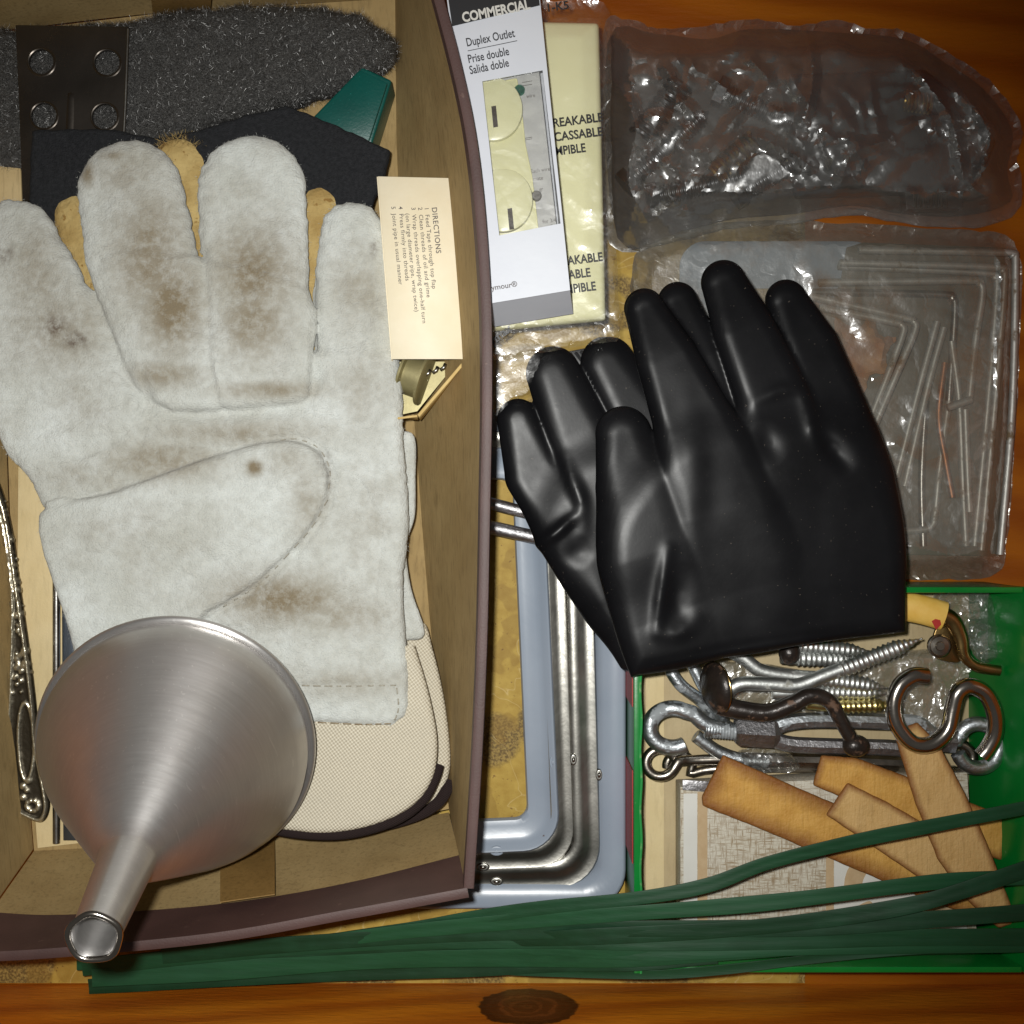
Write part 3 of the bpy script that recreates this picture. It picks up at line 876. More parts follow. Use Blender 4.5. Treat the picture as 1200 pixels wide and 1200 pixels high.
# ------------------------------------------------------------------ things lying in the box
# cream card and loose bits at the left wall
cc = slab('card_sheet', [(22, 480), (62, 470), (120, 985), (44, 994), (20, 700)], ZF + .0004, ZF + .0016, M['cream_card'], None, 0.0002)
tag(cc, 'cream card strip on the box floor under the tarnished spoon', 'card')
tc = slab('cardboard_scrap', [(-12, 158), (10, 172), (24, 192), (26, 250), (-12, 262)], .030, .0325, M['kraft_edge'], None, 0.0003)
tag(tc, 'small tan cardboard scrap beside the steel wool', 'cardboard')
rr = [P(66, 560, .023), P(66, 700, .023), P(66, 850, .022), P(66, 988, .0205)]
rod = tube('steel_rod', cr(rr, 4), 4.2 * sc_at(.022), M['rod_steel'], n=10)
tag(rod, 'thin dull steel rod standing out beside the funnel rim', 'rod')
fb = slab('file_blade', [(72, 640), (92, 640), (96, 985), (74, 985)], .0185, .0205, M['blue_steel'], None, 0.0002)
tag(fb, 'flat dark blued steel blade between rod and suede glove', 'blade')

# steel wool pad
sw = thing('steel_wool_pad', 'dark grey steel wool pad along the back of the cardboard box', 'steel wool', P(230, 90, ZF))
sw_poly = cr([(-25, 48), (40, 30), (130, 22), (230, 8), (340, 2), (415, 12), (455, 36), (463, 58), (440, 84), (395, 104), (350, 118), (300, 130), (250, 143), (200, 166), (165, 196), (100, 214), (30, 205), (-25, 190)], 5, True)
def f_wool(X, Y, Z):
    n = vnoise(X, Y, 26, 3, 4)
    d = poly_d(X, Y, sw_poly) + (vnoise(X, Y, 14, 9, 3) - .5) * 10
    return pillow(d, Z, 36, 30, 24 + 9 * (n - .5))
wo, v_, w_, f_ = sdf_obj('pad', f_wool, (-45, 480, -15, 230, 0, 76), (3.5, 3.5, 3), .033, ZF - .001, M['steel_wool'], sw)
nn = vnormals(wo)
mask = nn[:, 2] > -0.2
hairs('fibres', w_, 80000, 0.0022, 0.00007, M['steel_fibre'], sw, 5, 1.0, seg=2, curl=0.5, mask=mask, norms=nn, flatten=0.35)

# bronze painted plate with four holes
bp = thing('mending_plate', 'dark bronze metal plate with four round holes on the steel wool', 'plate', P(85, 110, .035))
def wpx(pts, z):
    return [(P(x, y, z).x, P(x, y, z).y) for x, y in pts]
def circ(x, y, r, z, n=28, ry=None):
    return wpx([(x + r * math.cos(2 * PI * k / n), y + (ry or r) * math.sin(2 * PI * k / n)) for k in range(n)], z)
zpl = .0372
pb = []
for a, b in zip([(20, 31), (150, 33), (147, 120), (141, 235), (28, 235), (24, 120)], [(150, 33), (147, 120), (141, 235), (28, 235), (24, 120), (20, 31)]):
    for k in range(8): pb.append((a[0] + (b[0] - a[0]) * k / 8, a[1] + (b[1] - a[1]) * k / 8))
holes_plate('plate', wpx(pb, zpl), [circ(49, 73, 15, zpl), circ(126, 74, 15.5, zpl), circ(52, 136, 15.5, zpl), circ(123, 137, 15.5, zpl)], zpl, .0012, M['bronze_plate'], bp, .0003)
# raised stiffening rib and rolled side edge
tube('rib', cr([P(84, 104, zpl), P(83, 135, zpl + .0002), P(82, 165, zpl + .0002), P(81, 232, zpl)], 5), [.0004] + [.0022] * 15, M['bronze_plate'], bp, 12, flat=0.45)
tube('edge_lip', [P(150, 34, zpl + .0006), P(147, 120, zpl + .0006), P(141, 234, zpl + .0006)], .0006, M['rod_steel'], bp, 8)
# dished rings round the holes
for hx, hy in ((49, 73), (126, 74), (52, 136), (123, 137)):
    c = [P(hx + 16.2 * math.cos(a * PI / 16), hy + 16.2 * math.sin(a * PI / 16), zpl + .0007) for a in range(33)]
    tube('hole_rim', c, .0004, M['bronze_plate'], bp, 6)

# black foam sheet
fo_poly = [(36, 152), (80, 150), (130, 152), (180, 160), (240, 150), (290, 134), (335, 123), (372, 136), (415, 156), (457, 176), (452, 205), (440, 232), (430, 270), (300, 330), (110, 300), (34, 250)]
def f_foam(X, Y, Z):
    d = poly_d(X, Y, fo_poly) + (vnoise(X, Y, 9, 21, 2) - .5) * 3
    return pillow(d, Z, 14, 5, 8 + 0 * X) + (vnoise(X, Y, 40, 4, 2) - .5) * 3
fo, *_ = sdf_obj('foam_sheet', f_foam, (20, 470, 110, 345, 0, 30), (3, 3, 2), .041, .0350, M['foam'])
tag(fo, 'black foam sheet poking out behind the suede glove fingers', 'foam')

# teal plastic case
te = thing('plastic_case', 'teal plastic case corner beside the black foam', 'case', P(410, 120, ZF))
slab('case_body', [(424, 78), (459, 94), (436, 168), (352, 152)], ZF + .001, .034, M['teal'], te, .0010, 3)
slab('case_lid', [(422, 82), (454, 97), (431, 168), (356, 150)], .0342, .0362, M['teal'], te, .0006, 2)

# thread tape carton with printed directions
tb = thing('tape_carton', 'cream carton with printed directions leaning in the cardboard box', 'carton', P(490, 320, ZF))
ZT = .057
def tq(u, v, z=ZT):      # u 0..1 across, v 0..1 down
    a = np.array((443, 207)) * (1 - u) + np.array((527, 209)) * u; b = np.array((460, 421)) * (1 - u) + np.array((543, 421)) * u
    q = a * (1 - v) + b * v
    return P(q[0], q[1], z)
# side walls stay parallel-sided below the top panel; the carton leans a little so its left side shows
def tlow(u, v, z):
    p = tq(u, v); return Vector((p.x - .0028, p.y, z))
def quad_slab(name, c, n, th, mat, par, bev=.0001):
    n = Vector(n).normalized() * th
    return prism(name, [Vector(p) + n for p in c], [Vector(p) for p in c], mat, par, bev, 1)
zb = ZF + .002
quad_slab('top_panel', [tq(0, 0), tq(0, 1), tq(1, 1), tq(1, 0)], (0, 0, 1), .0005, M['carton_cream'], tb)
quad_slab('side_panel', [tq(0, 0, ZT - .0001) , tq(0, 1, ZT - .0001), tlow(0, 1, zb), tlow(0, 0, zb)], (-1, 0, 0), .0005, M['carton_cream'], tb)
quad_slab('side_panel', [tq(1, 0) - Vector((.0006, 0, .0001)), tq(1, 1) - Vector((.0006, 0, .0001)), tlow(1, 1, zb), tlow(1, 0, zb)], (1, 0, 0), .0005, M['carton_cream'], tb)
quad_slab('bottom_panel', [tlow(0, 0, zb), tlow(0, 1, zb), tlow(1, 1, zb), tlow(1, 0, zb)], (0, 0, -1), .0005, M['carton_cream'], tb)
quad_slab('end_panel', [tq(0, 0) - Vector((0, .0007, .0002)), tq(1, 0) - Vector((0, .0007, .0002)), tlow(1, 0, zb) - Vector((0, .0007, 0)), tlow(0, 0, zb) - Vector((0, .0007, 0))], (0, 1, 0), .0005, M['carton_cream'], tb)
# open end: side flap turned out, its cut edge shows
e0, e1 = P(542, 424, ZT - .001), P(489, 486, ZT - .004)
quad_slab('end_flap', [e0, e1, e1 - Vector((0.001, 0, .020)), e0 - Vector((.0015, 0, .022))], (.6, -.6, 0), .0011, M['carton_edge'], tb, .0001)
quad_slab('end_flap', [P(468, 424, ZT - .016), P(536, 424, ZT - .016), P(489, 482, ZT - .017), P(470, 486, ZT - .017)], (0, 0, 1), .0004, M['gold_foil'], tb, 0)
quad_slab('flap_edge', [e1, P(466, 489, ZT - .005), P(465, 487, ZT - .020), e1 - Vector((0.001, 0, .018))], (0, -1, 0), .0008, M['carton_edge'], tb, .0001)
sp = thing('tape_spool', 'gold tin tape spool inside the open end of the cream carton', 'spool', P(478, 440, .03))
sg = lathe_geo([(.0005, 0), (.0095, 0), (.0102, .0004), (.0102, .0012), (.0080, .0016), (.0080, .0075), (.0102, .0080), (.0102, .0090), (.0095, .0094), (.0005, .0094)], 40)
Mx = Matrix.Translation(P(474, 436, .042)) @ Matrix.Rotation(math.radians(80), 4, 'Y') @ Matrix.Rotation(math.radians(20), 4, 'X')
V, F = xf(sg, Mx); mk('spool_body', V, F, M['gold_foil'], sp, True, sharp=40)
cg = [tube_geo([P(480 + i * 9, 447 - i * 3.4, .0462), P(484 + i * 9, 444.5 - i * 3.4, .0466), P(486 + i * 9, 440 - i * 3.4, .0462)], .0007, 6) for i in range(5)]
V, F = merge(*cg); mk('cutter_teeth', V, F, M['tin'], sp, True)
zt2 = ZT + .00055
DIR = -84.5
lines = [('DIRECTIONS', 506, 243, 8.6, .012), ('1  Feed Tape through top flap', 497.5, 243, 7.0, .006), ('2  Clean threads of oil and grime', 490, 243, 7.0, .006),
         ('3  Wrap threads overlapping one-half turn', 482, 243, 7.0, .006), ('(on large diameter pipe, wrap twice)', 475, 250, 6.9, .006),
         ('4  Press firmly into threads', 467, 242, 7.0, .006), ('5  Joint pipe in usual manner', 458.5, 242, 7.0, .006)]
for s, x, y, sz, bd in lines:
    text('printed_line', s, x, y, sz, DIR, zt2, M['ink_soft'], tb, bd, 1.04, 1.08)

# ---- suede work gloves
ST = [(178, 300, 42, 70, .75), (205, 360, 34, 50, .9), (300, 320, 46, 50, .8), (300, 375, 38, 45, .75), (195, 440, 40, 14, .7), (320, 458, 55, 9, .7), (45, 320, 34, 60, .55), (72, 385, 55, 45, .55),
      (100, 460, 40, 40, .3), (190, 540, 58, 20, .75), (280, 508, 90, 14, .55), (330, 702, 65, 26, .85), (400, 720, 60, 20, .5), (420, 340, 34, 50, .42), (430, 450, 30, 40, .35), (365, 590, 20, 40, .45),
      (345, 540, 28, 20, .35), (150, 200, 60, 40, .4), (105, 205, 9, 14, .9), (135, 185, 18, 6, .7), (300, 548, 9, 8, 1.0), (100, 560, 60, 20, .4), (420, 800, 60, 14, .45), (170, 640, 60, 40, .25), (270, 240, 40, 30, .2), (120, 620, 50, 20, .3), (430, 620, 40, 60, .25)]
SP = [(66, 384, 12, 12, 1.0), (90, 400, 14, 10, 1.0), (8, 300, 8, 9, 1.0), (438, 293, 4, 8, .9), (385, 565, 4, 22, .5), (380, 540, 8, 10, .45)]
def stains(v):
    a = np.zeros(len(v)); b = np.zeros(len(v))
    nz = vnoise(v[:, 0], v[:, 1], 22, 40, 4)
    for x, y, rx, ry, am in ST:
        a = np.maximum(a, am * np.exp(-(((v[:, 0] - x) / rx) ** 2 + ((v[:, 1] - y) / ry) ** 2) * (0.15 + nz)))
    for x, y, rx, ry, am in SP:
        b = np.maximum(b, am * np.exp(-(((v[:, 0] - x) / rx) ** 2 + ((v[:, 1] - y) / ry) ** 2) * (0.4 + 1.4 * nz)))
    return {'stain': np.clip(a * 1.0 + (nz - .45) * .45, 0, 1), 'spot': b}

lg = thing('work_glove', 'lower tan hide work glove, its fingertips showing between the pale suede fingers', 'glove', P(260, 500, .024), 'pair of work gloves')
def f_low(X, Y, Z):
    zc = 25 + (vnoise(X, Y, 60, 12, 3) - .5) * 8
    fs = [seg_d(X, Y, q) for q in ([(92, 258, 32), (110, 330, 45), (140, 430, 60)], [(212, 200, 38), (215, 300, 48), (215, 420, 55)], [(300, 215, 30), (300, 420, 55)], [(376, 244, 27), (372, 330, 44), (380, 430, 55)])]
    f = None
    for d in fs:
        q = pillow(d + (vnoise(X, Y, 8, 13, 2) - .5) * 4, Z, zc, 26, 13)
        f = q if f is None else smin(f, q, 3)
    pal = poly_d(X, Y, [(70, 400), (420, 400), (462, 480), (466, 700), (470, 780), (140, 800), (80, 600)])
    return smin(f, pillow(pal, Z, zc - 2, 22, 12), 8)
o, v_, w_, f_ = sdf_obj('hide_body', f_low, (40, 500, 150, 820, 0, 56), (4, 4, 3), .040, .0312, M['tan_hide'], lg)
nn = vnormals(o); mk_ = (v_[:, 1] < 190) & (nn[:, 2] > -.3)
hairs('frayed_tip', w_, 260, 0.0030, .0002, M['tan_hide'], lg, 8, .5, mask=mk_ & (v_[:, 1] < 176), norms=nn)
lc_poly = cr([(440, 735), (492, 728), (506, 760), (520, 820), (527, 880), (525, 912), (512, 940), (480, 958), (420, 960), (420, 800)], 4, True)
sdf_obj('canvas_cuff', lambda X, Y, Z: pillow(poly_d(X, Y, lc_poly), Z, 16, 7, 7), (410, 535, 715, 970, 0, 30), (3, 3, 2), .035, .0262, M['canvas'], lg)
zc_ = .0330
tube('binding', cr([P(527, 915, zc_ - .002), P(523, 926, zc_), P(512, 941, zc_), P(490, 954, zc_), P(450, 966, zc_), P(400, 972, zc_)], 6), 7.5 * sc_at(zc_), M['binding'], lg, 10, flat=.6)
strip = cr([(468, 505), (486, 512), (487, 560), (486, 606), (476, 640), (482, 690), (498, 742), (478, 750), (455, 740), (455, 510)], 4, True)
o, *_ = sdf_obj('pale_side_strip', lambda X, Y, Z: pillow(poly_d(X, Y, strip), Z, 10, 5, 5), (445, 505, 495, 760, 0, 20), (2.5, 2.5, 1.6), .038, .0345, M['suede'], lg, lambda v: {'stain': vnoise(v[:, 0], v[:, 1], 30, 5, 3) * .3, 'spot': np.zeros(len(v))})

ug = thing('work_glove', 'soiled pale suede work glove lying palm up with canvas cuff under the funnel', 'glove', P(260, 500, .040), 'pair of work gloves')
FG = [[(14, 284, 52), (42, 390, 87), (80, 480, 90)], [(152, 226, 62), (167, 315, 65), (200, 425, 56)], [(294, 222, 64), (298, 330, 64), (300, 420, 62)], [(411, 272, 38), (412, 350, 49), (418, 440, 50)]]
palm = cr([(20, 420), (18, 520), (52, 610), (84, 745), (110, 842), (200, 846), (330, 848), (440, 852), (466, 848), (477, 832), (478, 790), (471, 690), (478, 610), (472, 520), (466, 430), (430, 400), (300, 420), (160, 420)], 4, True)
pad = cr([(118, 300), (150, 420), (170, 462), (195, 482), (240, 484), (300, 479), (358, 471), (366, 440), (364, 340), (240, 300)], 4, True)
thumb = cr([(46, 600), (130, 577), (230, 541), (305, 519), (345, 517), (372, 528), (385, 556), (380, 590), (352, 634), (300, 683), (262, 708), (236, 728), (215, 800), (110, 840), (84, 745)], 5, True)
def seg1(X, Y, pts):
    return seg_d(X, Y, [(x, y, 0) for x, y in pts])
def f_up(X, Y, Z):
    wav = (vnoise(X, Y, 85, 2, 3) - .5) * 11
    fine = (vnoise(X, Y, 7, 6, 2) - .5) * 2.6
    f = None
    for i, q in enumerate(FG):
        d = seg_d(X, Y, q) + fine * .9
        zc = 27 + wav + (4 if i in (1, 2) else 0) + (-5 if i == 3 else 0)
        g = pillow(d, Z, zc, 19, 13)
        f = g if f is None else smin(f, g, 2.5)
    g = pillow(poly_d(X, Y, pad), Z, 34 + wav, 15, 13)
    f = smin(f, g, 3)
    pl = pillow(poly_d(X, Y, palm) + fine * .7, Z, 24 + wav, 13, 13)
    f = smin(f, pl, 4)
    th = pillow(poly_d(X, Y, thumb), Z, 36 + wav, 9, 9)
    f = smin(f, th, 1.5)
    # seams pulled in, gathers and folds
    for pts, A, w in (([(168, 440), (178, 468), (200, 485), (240, 488), (300, 483), (362, 474), (374, 440)], 3.2, 7), ([(48, 598), (130, 573), (230, 537), (305, 514), (347, 512), (378, 526), (391, 556), (386, 594), (356, 639), (304, 688), (240, 728)], 3.2, 4.0),
                      ([(240, 300), (246, 420), (262, 478)], 3.5, 6), ([(100, 330), (140, 430), (175, 480)], 4, 8), ([(366, 330), (368, 440)], 3, 6), ([(352, 803), (466, 803), (467, 846)], 1.2, 3),
                      ([(300, 195), (352, 260), (356, 440)], 1.0, 3)):
        f = f + A * np.exp(-(seg1(X, Y, pts) / w) ** 2) * (Z > 20)
    for pts, A, w in (([(168, 470), (150, 505), (100, 535), (60, 540)], 2.0, 3), ([(372, 470), (400, 490), (440, 500)], 1.6, 3), ([(180, 500), (200, 520), (260, 522)], 1.6, 3), ([(236, 730), (300, 740), (380, 730)], 1.4, 3), ([(120, 560), (160, 530), (170, 500)], 1.6, 3),
                      ([(420, 560), (445, 620), (440, 690)], 1.4, 3), ([(110, 400), (150, 450)], 1.4, 3), ([(330, 600), (290, 640), (250, 660)], 1.2, 4), ([(430, 300), (400, 330), (395, 370)], 1.2, 3), ([(60, 640), (140, 650), (200, 630)], 1.0, 4)):
        f = f + A * np.exp(-(seg1(X, Y, cr(pts, 5)) / w) ** 2) * (Z > 20)
    for pts, A, w in (([(190, 500), (300, 500), (400, 490)], 2.5, 9), ([(60, 520), (120, 500), (160, 470)], 2.5, 8), ([(420, 430), (440, 380)], 2, 7), ([(250, 640), (330, 570), (365, 545)], 2.2, 10), ([(200, 560), (300, 535), (370, 535)], 1.2, 8), ([(262, 470), (255, 430)], 3, 5), ([(110, 260), (130, 300)], 1.5, 10)):
        f = f - A * np.exp(-(seg1(X, Y, pts) / w) ** 2)
    return f + fine * .35
suede, v_, w_, f_ = sdf_obj('suede_body', f_up, (-50, 500, 145, 865, 2, 66), (2.4, 2.4, 2), .051, .0395, M['suede'], ug, stains)
nn = vnormals(suede)
nap, = [hairs('suede_nap', w_, 16000, 0.0008, .00010, M['suede'], ug, 11, .9, mask=nn[:, 2] > -.3, norms=nn)]
# nap keeps the soil pattern of the hide below it
s_ = sc_at(.051)
co = np.empty(len(nap.data.vertices) * 3); nap.data.vertices.foreach_get('co', co); co = co.reshape(-1, 3) + np.array(ug.location)
px = np.stack([co[:, 0] / s_ + 600, 600 - co[:, 1] / s_], 1)
for k, a in stains(px).items():
    at = nap.data.attributes.new(k, 'FLOAT', 'POINT'); at.data.foreach_set('value', a.astype(np.float32))
cuff = cr([(150, 790), (440, 728), (476, 738), (492, 775), (506, 826), (513, 872), (507, 912), (486, 942), (450, 962), (400, 974), (345, 973), (250, 955), (150, 900)], 4, True)
sdf_obj('canvas_cuff', lambda X, Y, Z: pillow(poly_d(X, Y, cuff), Z, 16 + (vnoise(X, Y, 70, 8, 2) - .5) * 6, 8, 7), (135, 525, 755, 985, 0, 30), (3, 3, 2), .046, .0412, M['canvas'], ug)
zc_ = .0452
tube('binding', cr([P(513, 896, zc_ - .002), P(508, 912, zc_), P(494, 937, zc_), P(462, 960, zc_), P(410, 975, zc_), P(360, 976, zc_), P(310, 968, zc_), P(220, 950, zc_)], 6), 8 * sc_at(zc_), M['binding'], ug, 10, flat=.65)
def dashes(name, pts, z, dash, gap, r, mat, par, zf=None):
    p = [P(x, y, z) for x, y in pts]; geos = []
    dz, gz = dash * sc_at(z), gap * sc_at(z)
    for a, b in zip(p[:-1], p[1:]):
        L = (b - a).length; t = 0
        while t + dz < L:
            q0, q1 = a.lerp(b, t / L), a.lerp(b, (t + dz) / L)
            m_ = (q0 + q1) / 2 + Vector((0, 0, r * 1.2))
            geos.append(tube_geo([q0, m_, q1], r, 5)); t += dz + gz
    V, F = merge(*geos); return mk(name, V, F, mat, par, True)
def top_z(x, y):
    d = (v_[:, 0] - x) ** 2 + (v_[:, 1] - y) ** 2; s = d < 16
    return w_[s, 2].max() if s.any() else .05
def seam(name, pts, mat, dash=5, gap=3, r=.00028):
    geos = []
    q = cr(pts, 10)
    acc = []
    for p in q:
        z = top_z(p[0], p[1]) + .0001
        acc.append(P(p[0], p[1], .051) * 1.0); acc[-1].z = z
    L = 0; seg = [acc[0]]; on = True
    k = sc_at(.051)
    for a, b in zip(acc[:-1], acc[1:]):
        L += (b - a).length; seg.append(b) if on else None
        if on and L > dash * k:
            if len(seg) > 1: geos.append(tube_geo(seg, r, 5))
            on = False; L = 0
        elif not on and L > gap * k:
            on = True; L = 0; seg = [b]
    if geos:
        V, F = merge(*geos); mk(name, V, F, mat, ug, True)
seam('stitching', [(354, 803), (400, 804), (464, 803)], M['thread']); seam('stitching', [(465, 806), (467, 830), (462, 845)], M['thread']); seam('stitching', [(372, 847), (420, 849), (458, 848)], M['seam_dark'])
seam('thumb_seam', [(330, 516), (350, 515), (374, 526), (387, 552), (384, 582)], M['thread'], 5, 6, .00022)
seam('thumb_seam', [(384, 586), (366, 618), (340, 648), (304, 684), (262, 711)], M['thread'], 5, 7, .0002)

# ---- funnel
zc0 = .0655
rimc = P(207, 874, zc0); tip = P(110, 1099, .178)
ax = (tip - rimc); LEN = ax.length; ax.normalize()
fun = bpy.data.objects.new('funnel', None); COL.objects.link(fun)
fun.matrix_world = Matrix.Translation(rimc) @ ax.to_track_quat('Z', 'Y').to_matrix().to_4x4()
tag(fun, 'spun aluminium funnel standing spout up on the suede glove', 'funnel')
RR = 157.5 * sc_at(zc0); hN = LEN * .66; rn = .0088; rt = .0069
prof = [(RR - .0012, .0006), (RR - .0012, .0075)]
for k in range(1, 15):
    t = k / 14
    prof.append((RR - .0014 + (rn - RR + .0014) * t + .0002 * math.sin(PI * t), .0085 + (hN - .0085) * t))
prof += [(rn - .0003, hN + .0015)] + [(rn - .0004 + (rt - rn) * t, hN + .0015 + (LEN - hN - .002) * t) for t in (.1, .3, .6, .9)] + [(rt + .0002, LEN - .0008), (rt + .0004, LEN - .0002), (rt, LEN + .0003), (rt - .0006, LEN)]
inner = [(r - .0009, z) for r, z in reversed(prof[2:-4])] + [(RR - .0021, .0075), (RR - .0021, .0006)]
V, F = lathe_geo(prof + inner + [prof[0]], 96)
mk('cone', V, F, M['aluminium'], fun, True, local=True, sharp=60)
V, F = lathe_geo([(RR + .0014 * math.cos(a), .0004 + .0015 * math.sin(a)) for a in [2 * PI * k / 12 for k in range(13)]], 96)
mk('rolled_rim', V, F, M['aluminium'], fun, True, local=True)
# hammered lip of the spout
V, F = lathe_geo([(rt + .0001 + .0009 * math.cos(a), LEN - .0002 + .0009 * math.sin(a)) for a in [2 * PI * k / 10 for k in range(11)]], 48)
V = [(x * (1 + .03 * math.sin(5 * math.atan2(y, x) + 1) + .03 * math.sin(2 * math.atan2(y, x))), y * (1 + .03 * math.sin(5 * math.atan2(y, x) + 1)), z) for x, y, z in V]
mk('spout_lip', V, F, M['nickel'], fun, True, local=True)

# ---- tarnished spoon
spn = thing('spoon', 'tarnished silver spoon with ornate floral handle against the box wall', 'spoon', P(25, 780, ZF))
hp = cr([(1, 552), (12, 575), (22, 620), (30, 690), (38, 760), (44, 825), (46, 872), (56, 925), (58, 948), (50, 963), (32, 958), (14, 946), (5, 922), (8, 870), (13, 810), (17, 745), (18, 690), (12, 630), (2, 590), (-8, 565)], 4, True)
cen = [(3, 585), (20, 650), (27, 720), (28, 800), (27, 870), (30, 935)]
orn = np.random.default_rng(3)
dots = []
for k in range(150):
    t = orn.random(); i = min(int(t * 5), 4); u = t * 5 - i
    x = cen[i][0] * (1 - u) + cen[i + 1][0] * u; y = cen[i][1] * (1 - u) + cen[i + 1][1] * u
    if 815 < y < 915 and abs(x - 28) < 9: continue
    dots.append((x + orn.normal(0, 6), y + orn.normal(0, 4), 1.6 + orn.random() * 2.2))
for k in range(10):
    a = k * PI / 5; dots.append((40 + 7 * math.cos(a), 943 + 6 * math.sin(a), 2.6))
oval = [(33 + 9 * math.cos(a * PI / 12), 868 + 46 * math.sin(a * PI / 12)) for a in range(25)]
def relief(X, Y):
    d = poly_d(X, Y, hp); h = np.exp(-((d + 3.2) / 2.0) ** 2) * 4.5
    for x, y, r in dots:
        h = np.maximum(h, 3.6 * np.exp(-((X - x) ** 2 + (Y - y) ** 2) / r ** 2))
    h = np.maximum(h, 3.4 * np.exp(-(seg1(X, Y, oval) / 1.8) ** 2))
    return d, h
def f_sp(X, Y, Z):
    d, h = relief(X, Y)
    zc = 8 + np.clip((880 - Y) / 330, 0, 1) * 26
    return pillow(d, Z, zc, 5, 5) - h * .75 * (Z > zc)
sdf_obj('handle', f_sp, (-14, 66, 545, 972, -2, 52), (1.5, 1.5, 1.4), .022, ZF + .0032, M['silver_dark'], spn, lambda v: {'relief': np.clip(relief(v[:, 0], v[:, 1])[1] / 3.6, 0, 1)})
sdf_obj('bowl', lambda X, Y, Z: np.maximum(pillow(np.sqrt(((X + 36) / 52) ** 2 + ((Y - 470) / 84) ** 2) * 52 - 52, Z, 34, 50, 16), -(pillow(np.sqrt(((X + 36) / 49) ** 2 + ((Y - 470) / 81) ** 2) * 49 - 49, Z, 41, 48, 16))), (-40, 24, 380, 562, 10, 56), (2, 2, 1.6), .022, ZF + .0032, M['brass_old'], spn)

# ------------------------------------------------------------------ nested metal frames on the liner
def rr_loop(x0, x1, y0, y1, r, z, rot=0.0, piv=(0, 0), n=8):
    pts = []
    for cx, cy, a0 in ((x1 - r, y1 - r, 0), (x0 + r, y1 - r, 90), (x0 + r, y0 + r, 180), (x1 - r, y0 + r, 270)):
        for k in range(n + 1):
            a = math.radians(a0 + 90 * k / n); pts.append((cx + r * math.cos(a), cy + r * math.sin(a)))
    c, s = math.cos(rot), math.sin(rot)
    return [((x - piv[0]) * c - (y - piv[1]) * s + piv[0], (x - piv[0]) * s + (y - piv[1]) * c + piv[1], z) for x, y in pts]
def frame(name, label, px_rect, r, prof, mat, zref, rot=0, cat='tray', studs=(), stud_mat=None, group=None):
    """px_rect x0,x1,y0,y1 (pixels); prof: list of (inset px, z)"""
    s = sc_at(zref)
    x0, x1, y0, y1 = (px_rect[0] - 600) * s, (px_rect[1] - 600) * s, (600 - px_rect[3]) * s, (600 - px_rect[2]) * s
    t = thing(name, label, cat, ((x0 + x1) / 2, (y0 + y1) / 2, min(z for _, z in prof)), group)
    V, F = [], []
    lp = None
    for ins, z in prof:
        i = ins * s
        lp = rr_loop(x0 + i, x1 - i, y0 + i, y1 - i, max(r * s - i * .75, .002), z, rot, (x1, y0)); V += lp
    n = len(lp); m = len(prof)
    for j in range(m):
        for k in range(n):
            k2 = (k + 1) % n; j2 = (j + 1) % m
            F.append((j * n + k, j * n + k2, j2 * n + k2, j2 * n + k))
    o = mk('frame_body', V, F, mat, t, True)
    bm = bmesh.new(); bm.from_mesh(o.data); bmesh.ops.recalc_face_normals(bm, faces=bm.faces); bm.to_mesh(o.data); bm.free()
    o.data.set_sharp_from_angle(angle=math.radians(55))
    for x, y, z, rx, ry in studs:
        g = lathe_geo([(.0001, .0010), (.35, .0010), (.42, .0004), (.55, .0002), (.8, .0006), (1.0, 0.0), (1.0, -.0006)], 24)
        c = P(x, y, z)
        VV = [(c.x + a * rx * s, c.y + b * ry * s, c.z + q) for a, b, q in g[0]]
        mk('stud', VV, g[1], stud_mat or mat, t, True)
    return t
# (inset, z) round the section: outer foot, lip, flange, inner edge and back underneath
frame('metal_tray', 'outer open-centred blue-grey enamelled tray beside the green box', (330, 734, 480, 1066), 46,
      [(0, .002), (0, .0085), (2, .0105), (5, .0110), (26, .0100), (34, .0070), (37, .0040), (38, .0036), (38, .0030), (33, .0060), (25, .0088), (6, .0098), (2.5, .0085), (2, .002)], M['blue_grey'], .010,
      studs=((730, 950, .0075, 4, 11),), group='nested metal trays')
frame('metal_tray', 'wide tinned steel rim tray nested inside the outer blue-grey one', (340, 706, 500, 1044), 52,
      [(0, 0.007), (0, 0.008), (2, 0.0092), (8, 0.0088), (14, 0.00896), (20, 0.00984), (26, 0.01008), (31, 0.00976), (33, 0.00928), (33, 0.00896), (26, 0.00968), (20, 0.00944), (14, 0.00856), (7, 0.00832)], M['tin'], .013, rot=math.radians(1.5),
      studs=((582, 1033, 0.0092, 8, 5), (702, 908, 0.0092, 4, 7)), group='nested metal trays')
frame('metal_tray', 'narrow tinned steel rim tray nested inside the wide tinned one', (345, 676, 500, 1022), 46,
      [(0, 0.0084), (0, 0.0094), (2, 0.0104), (8, 0.01), (14, 0.01024), (19, 0.01096), (24, 0.01104), (28, 0.01064), (28, 0.01032), (24, 0.01064), (19, 0.01056), (13, 0.00984), (7, 0.0096)], M['tin'], .017, rot=math.radians(2.0),
      studs=((566, 1016, 0.0104, 8, 5), (672, 890, 0.0104, 4, 7)), group='nested metal trays')
frame('metal_tray', 'innermost blue-grey enamelled tray rim surrounding bare ochre liner', (350, 658, 520, 1003), 44,
      [(0, 0.0103), (0, 0.0115), (2, 0.0124), (5, 0.0120), (10, 0.0102), (18, 0.0090), (30, 0.0088), (36, 0.0084), (38, 0.0068), (38, 0.0058), (35, 0.0074), (29, 0.0078), (18, 0.0080), (9, 0.0092), (4, 0.0108)], M['blue_grey'], .020, rot=math.radians(2.6),
      studs=((582, 997, 0.0112, 9, 6), (648, 893, 0.0112, 4, 9)), group='nested metal trays')
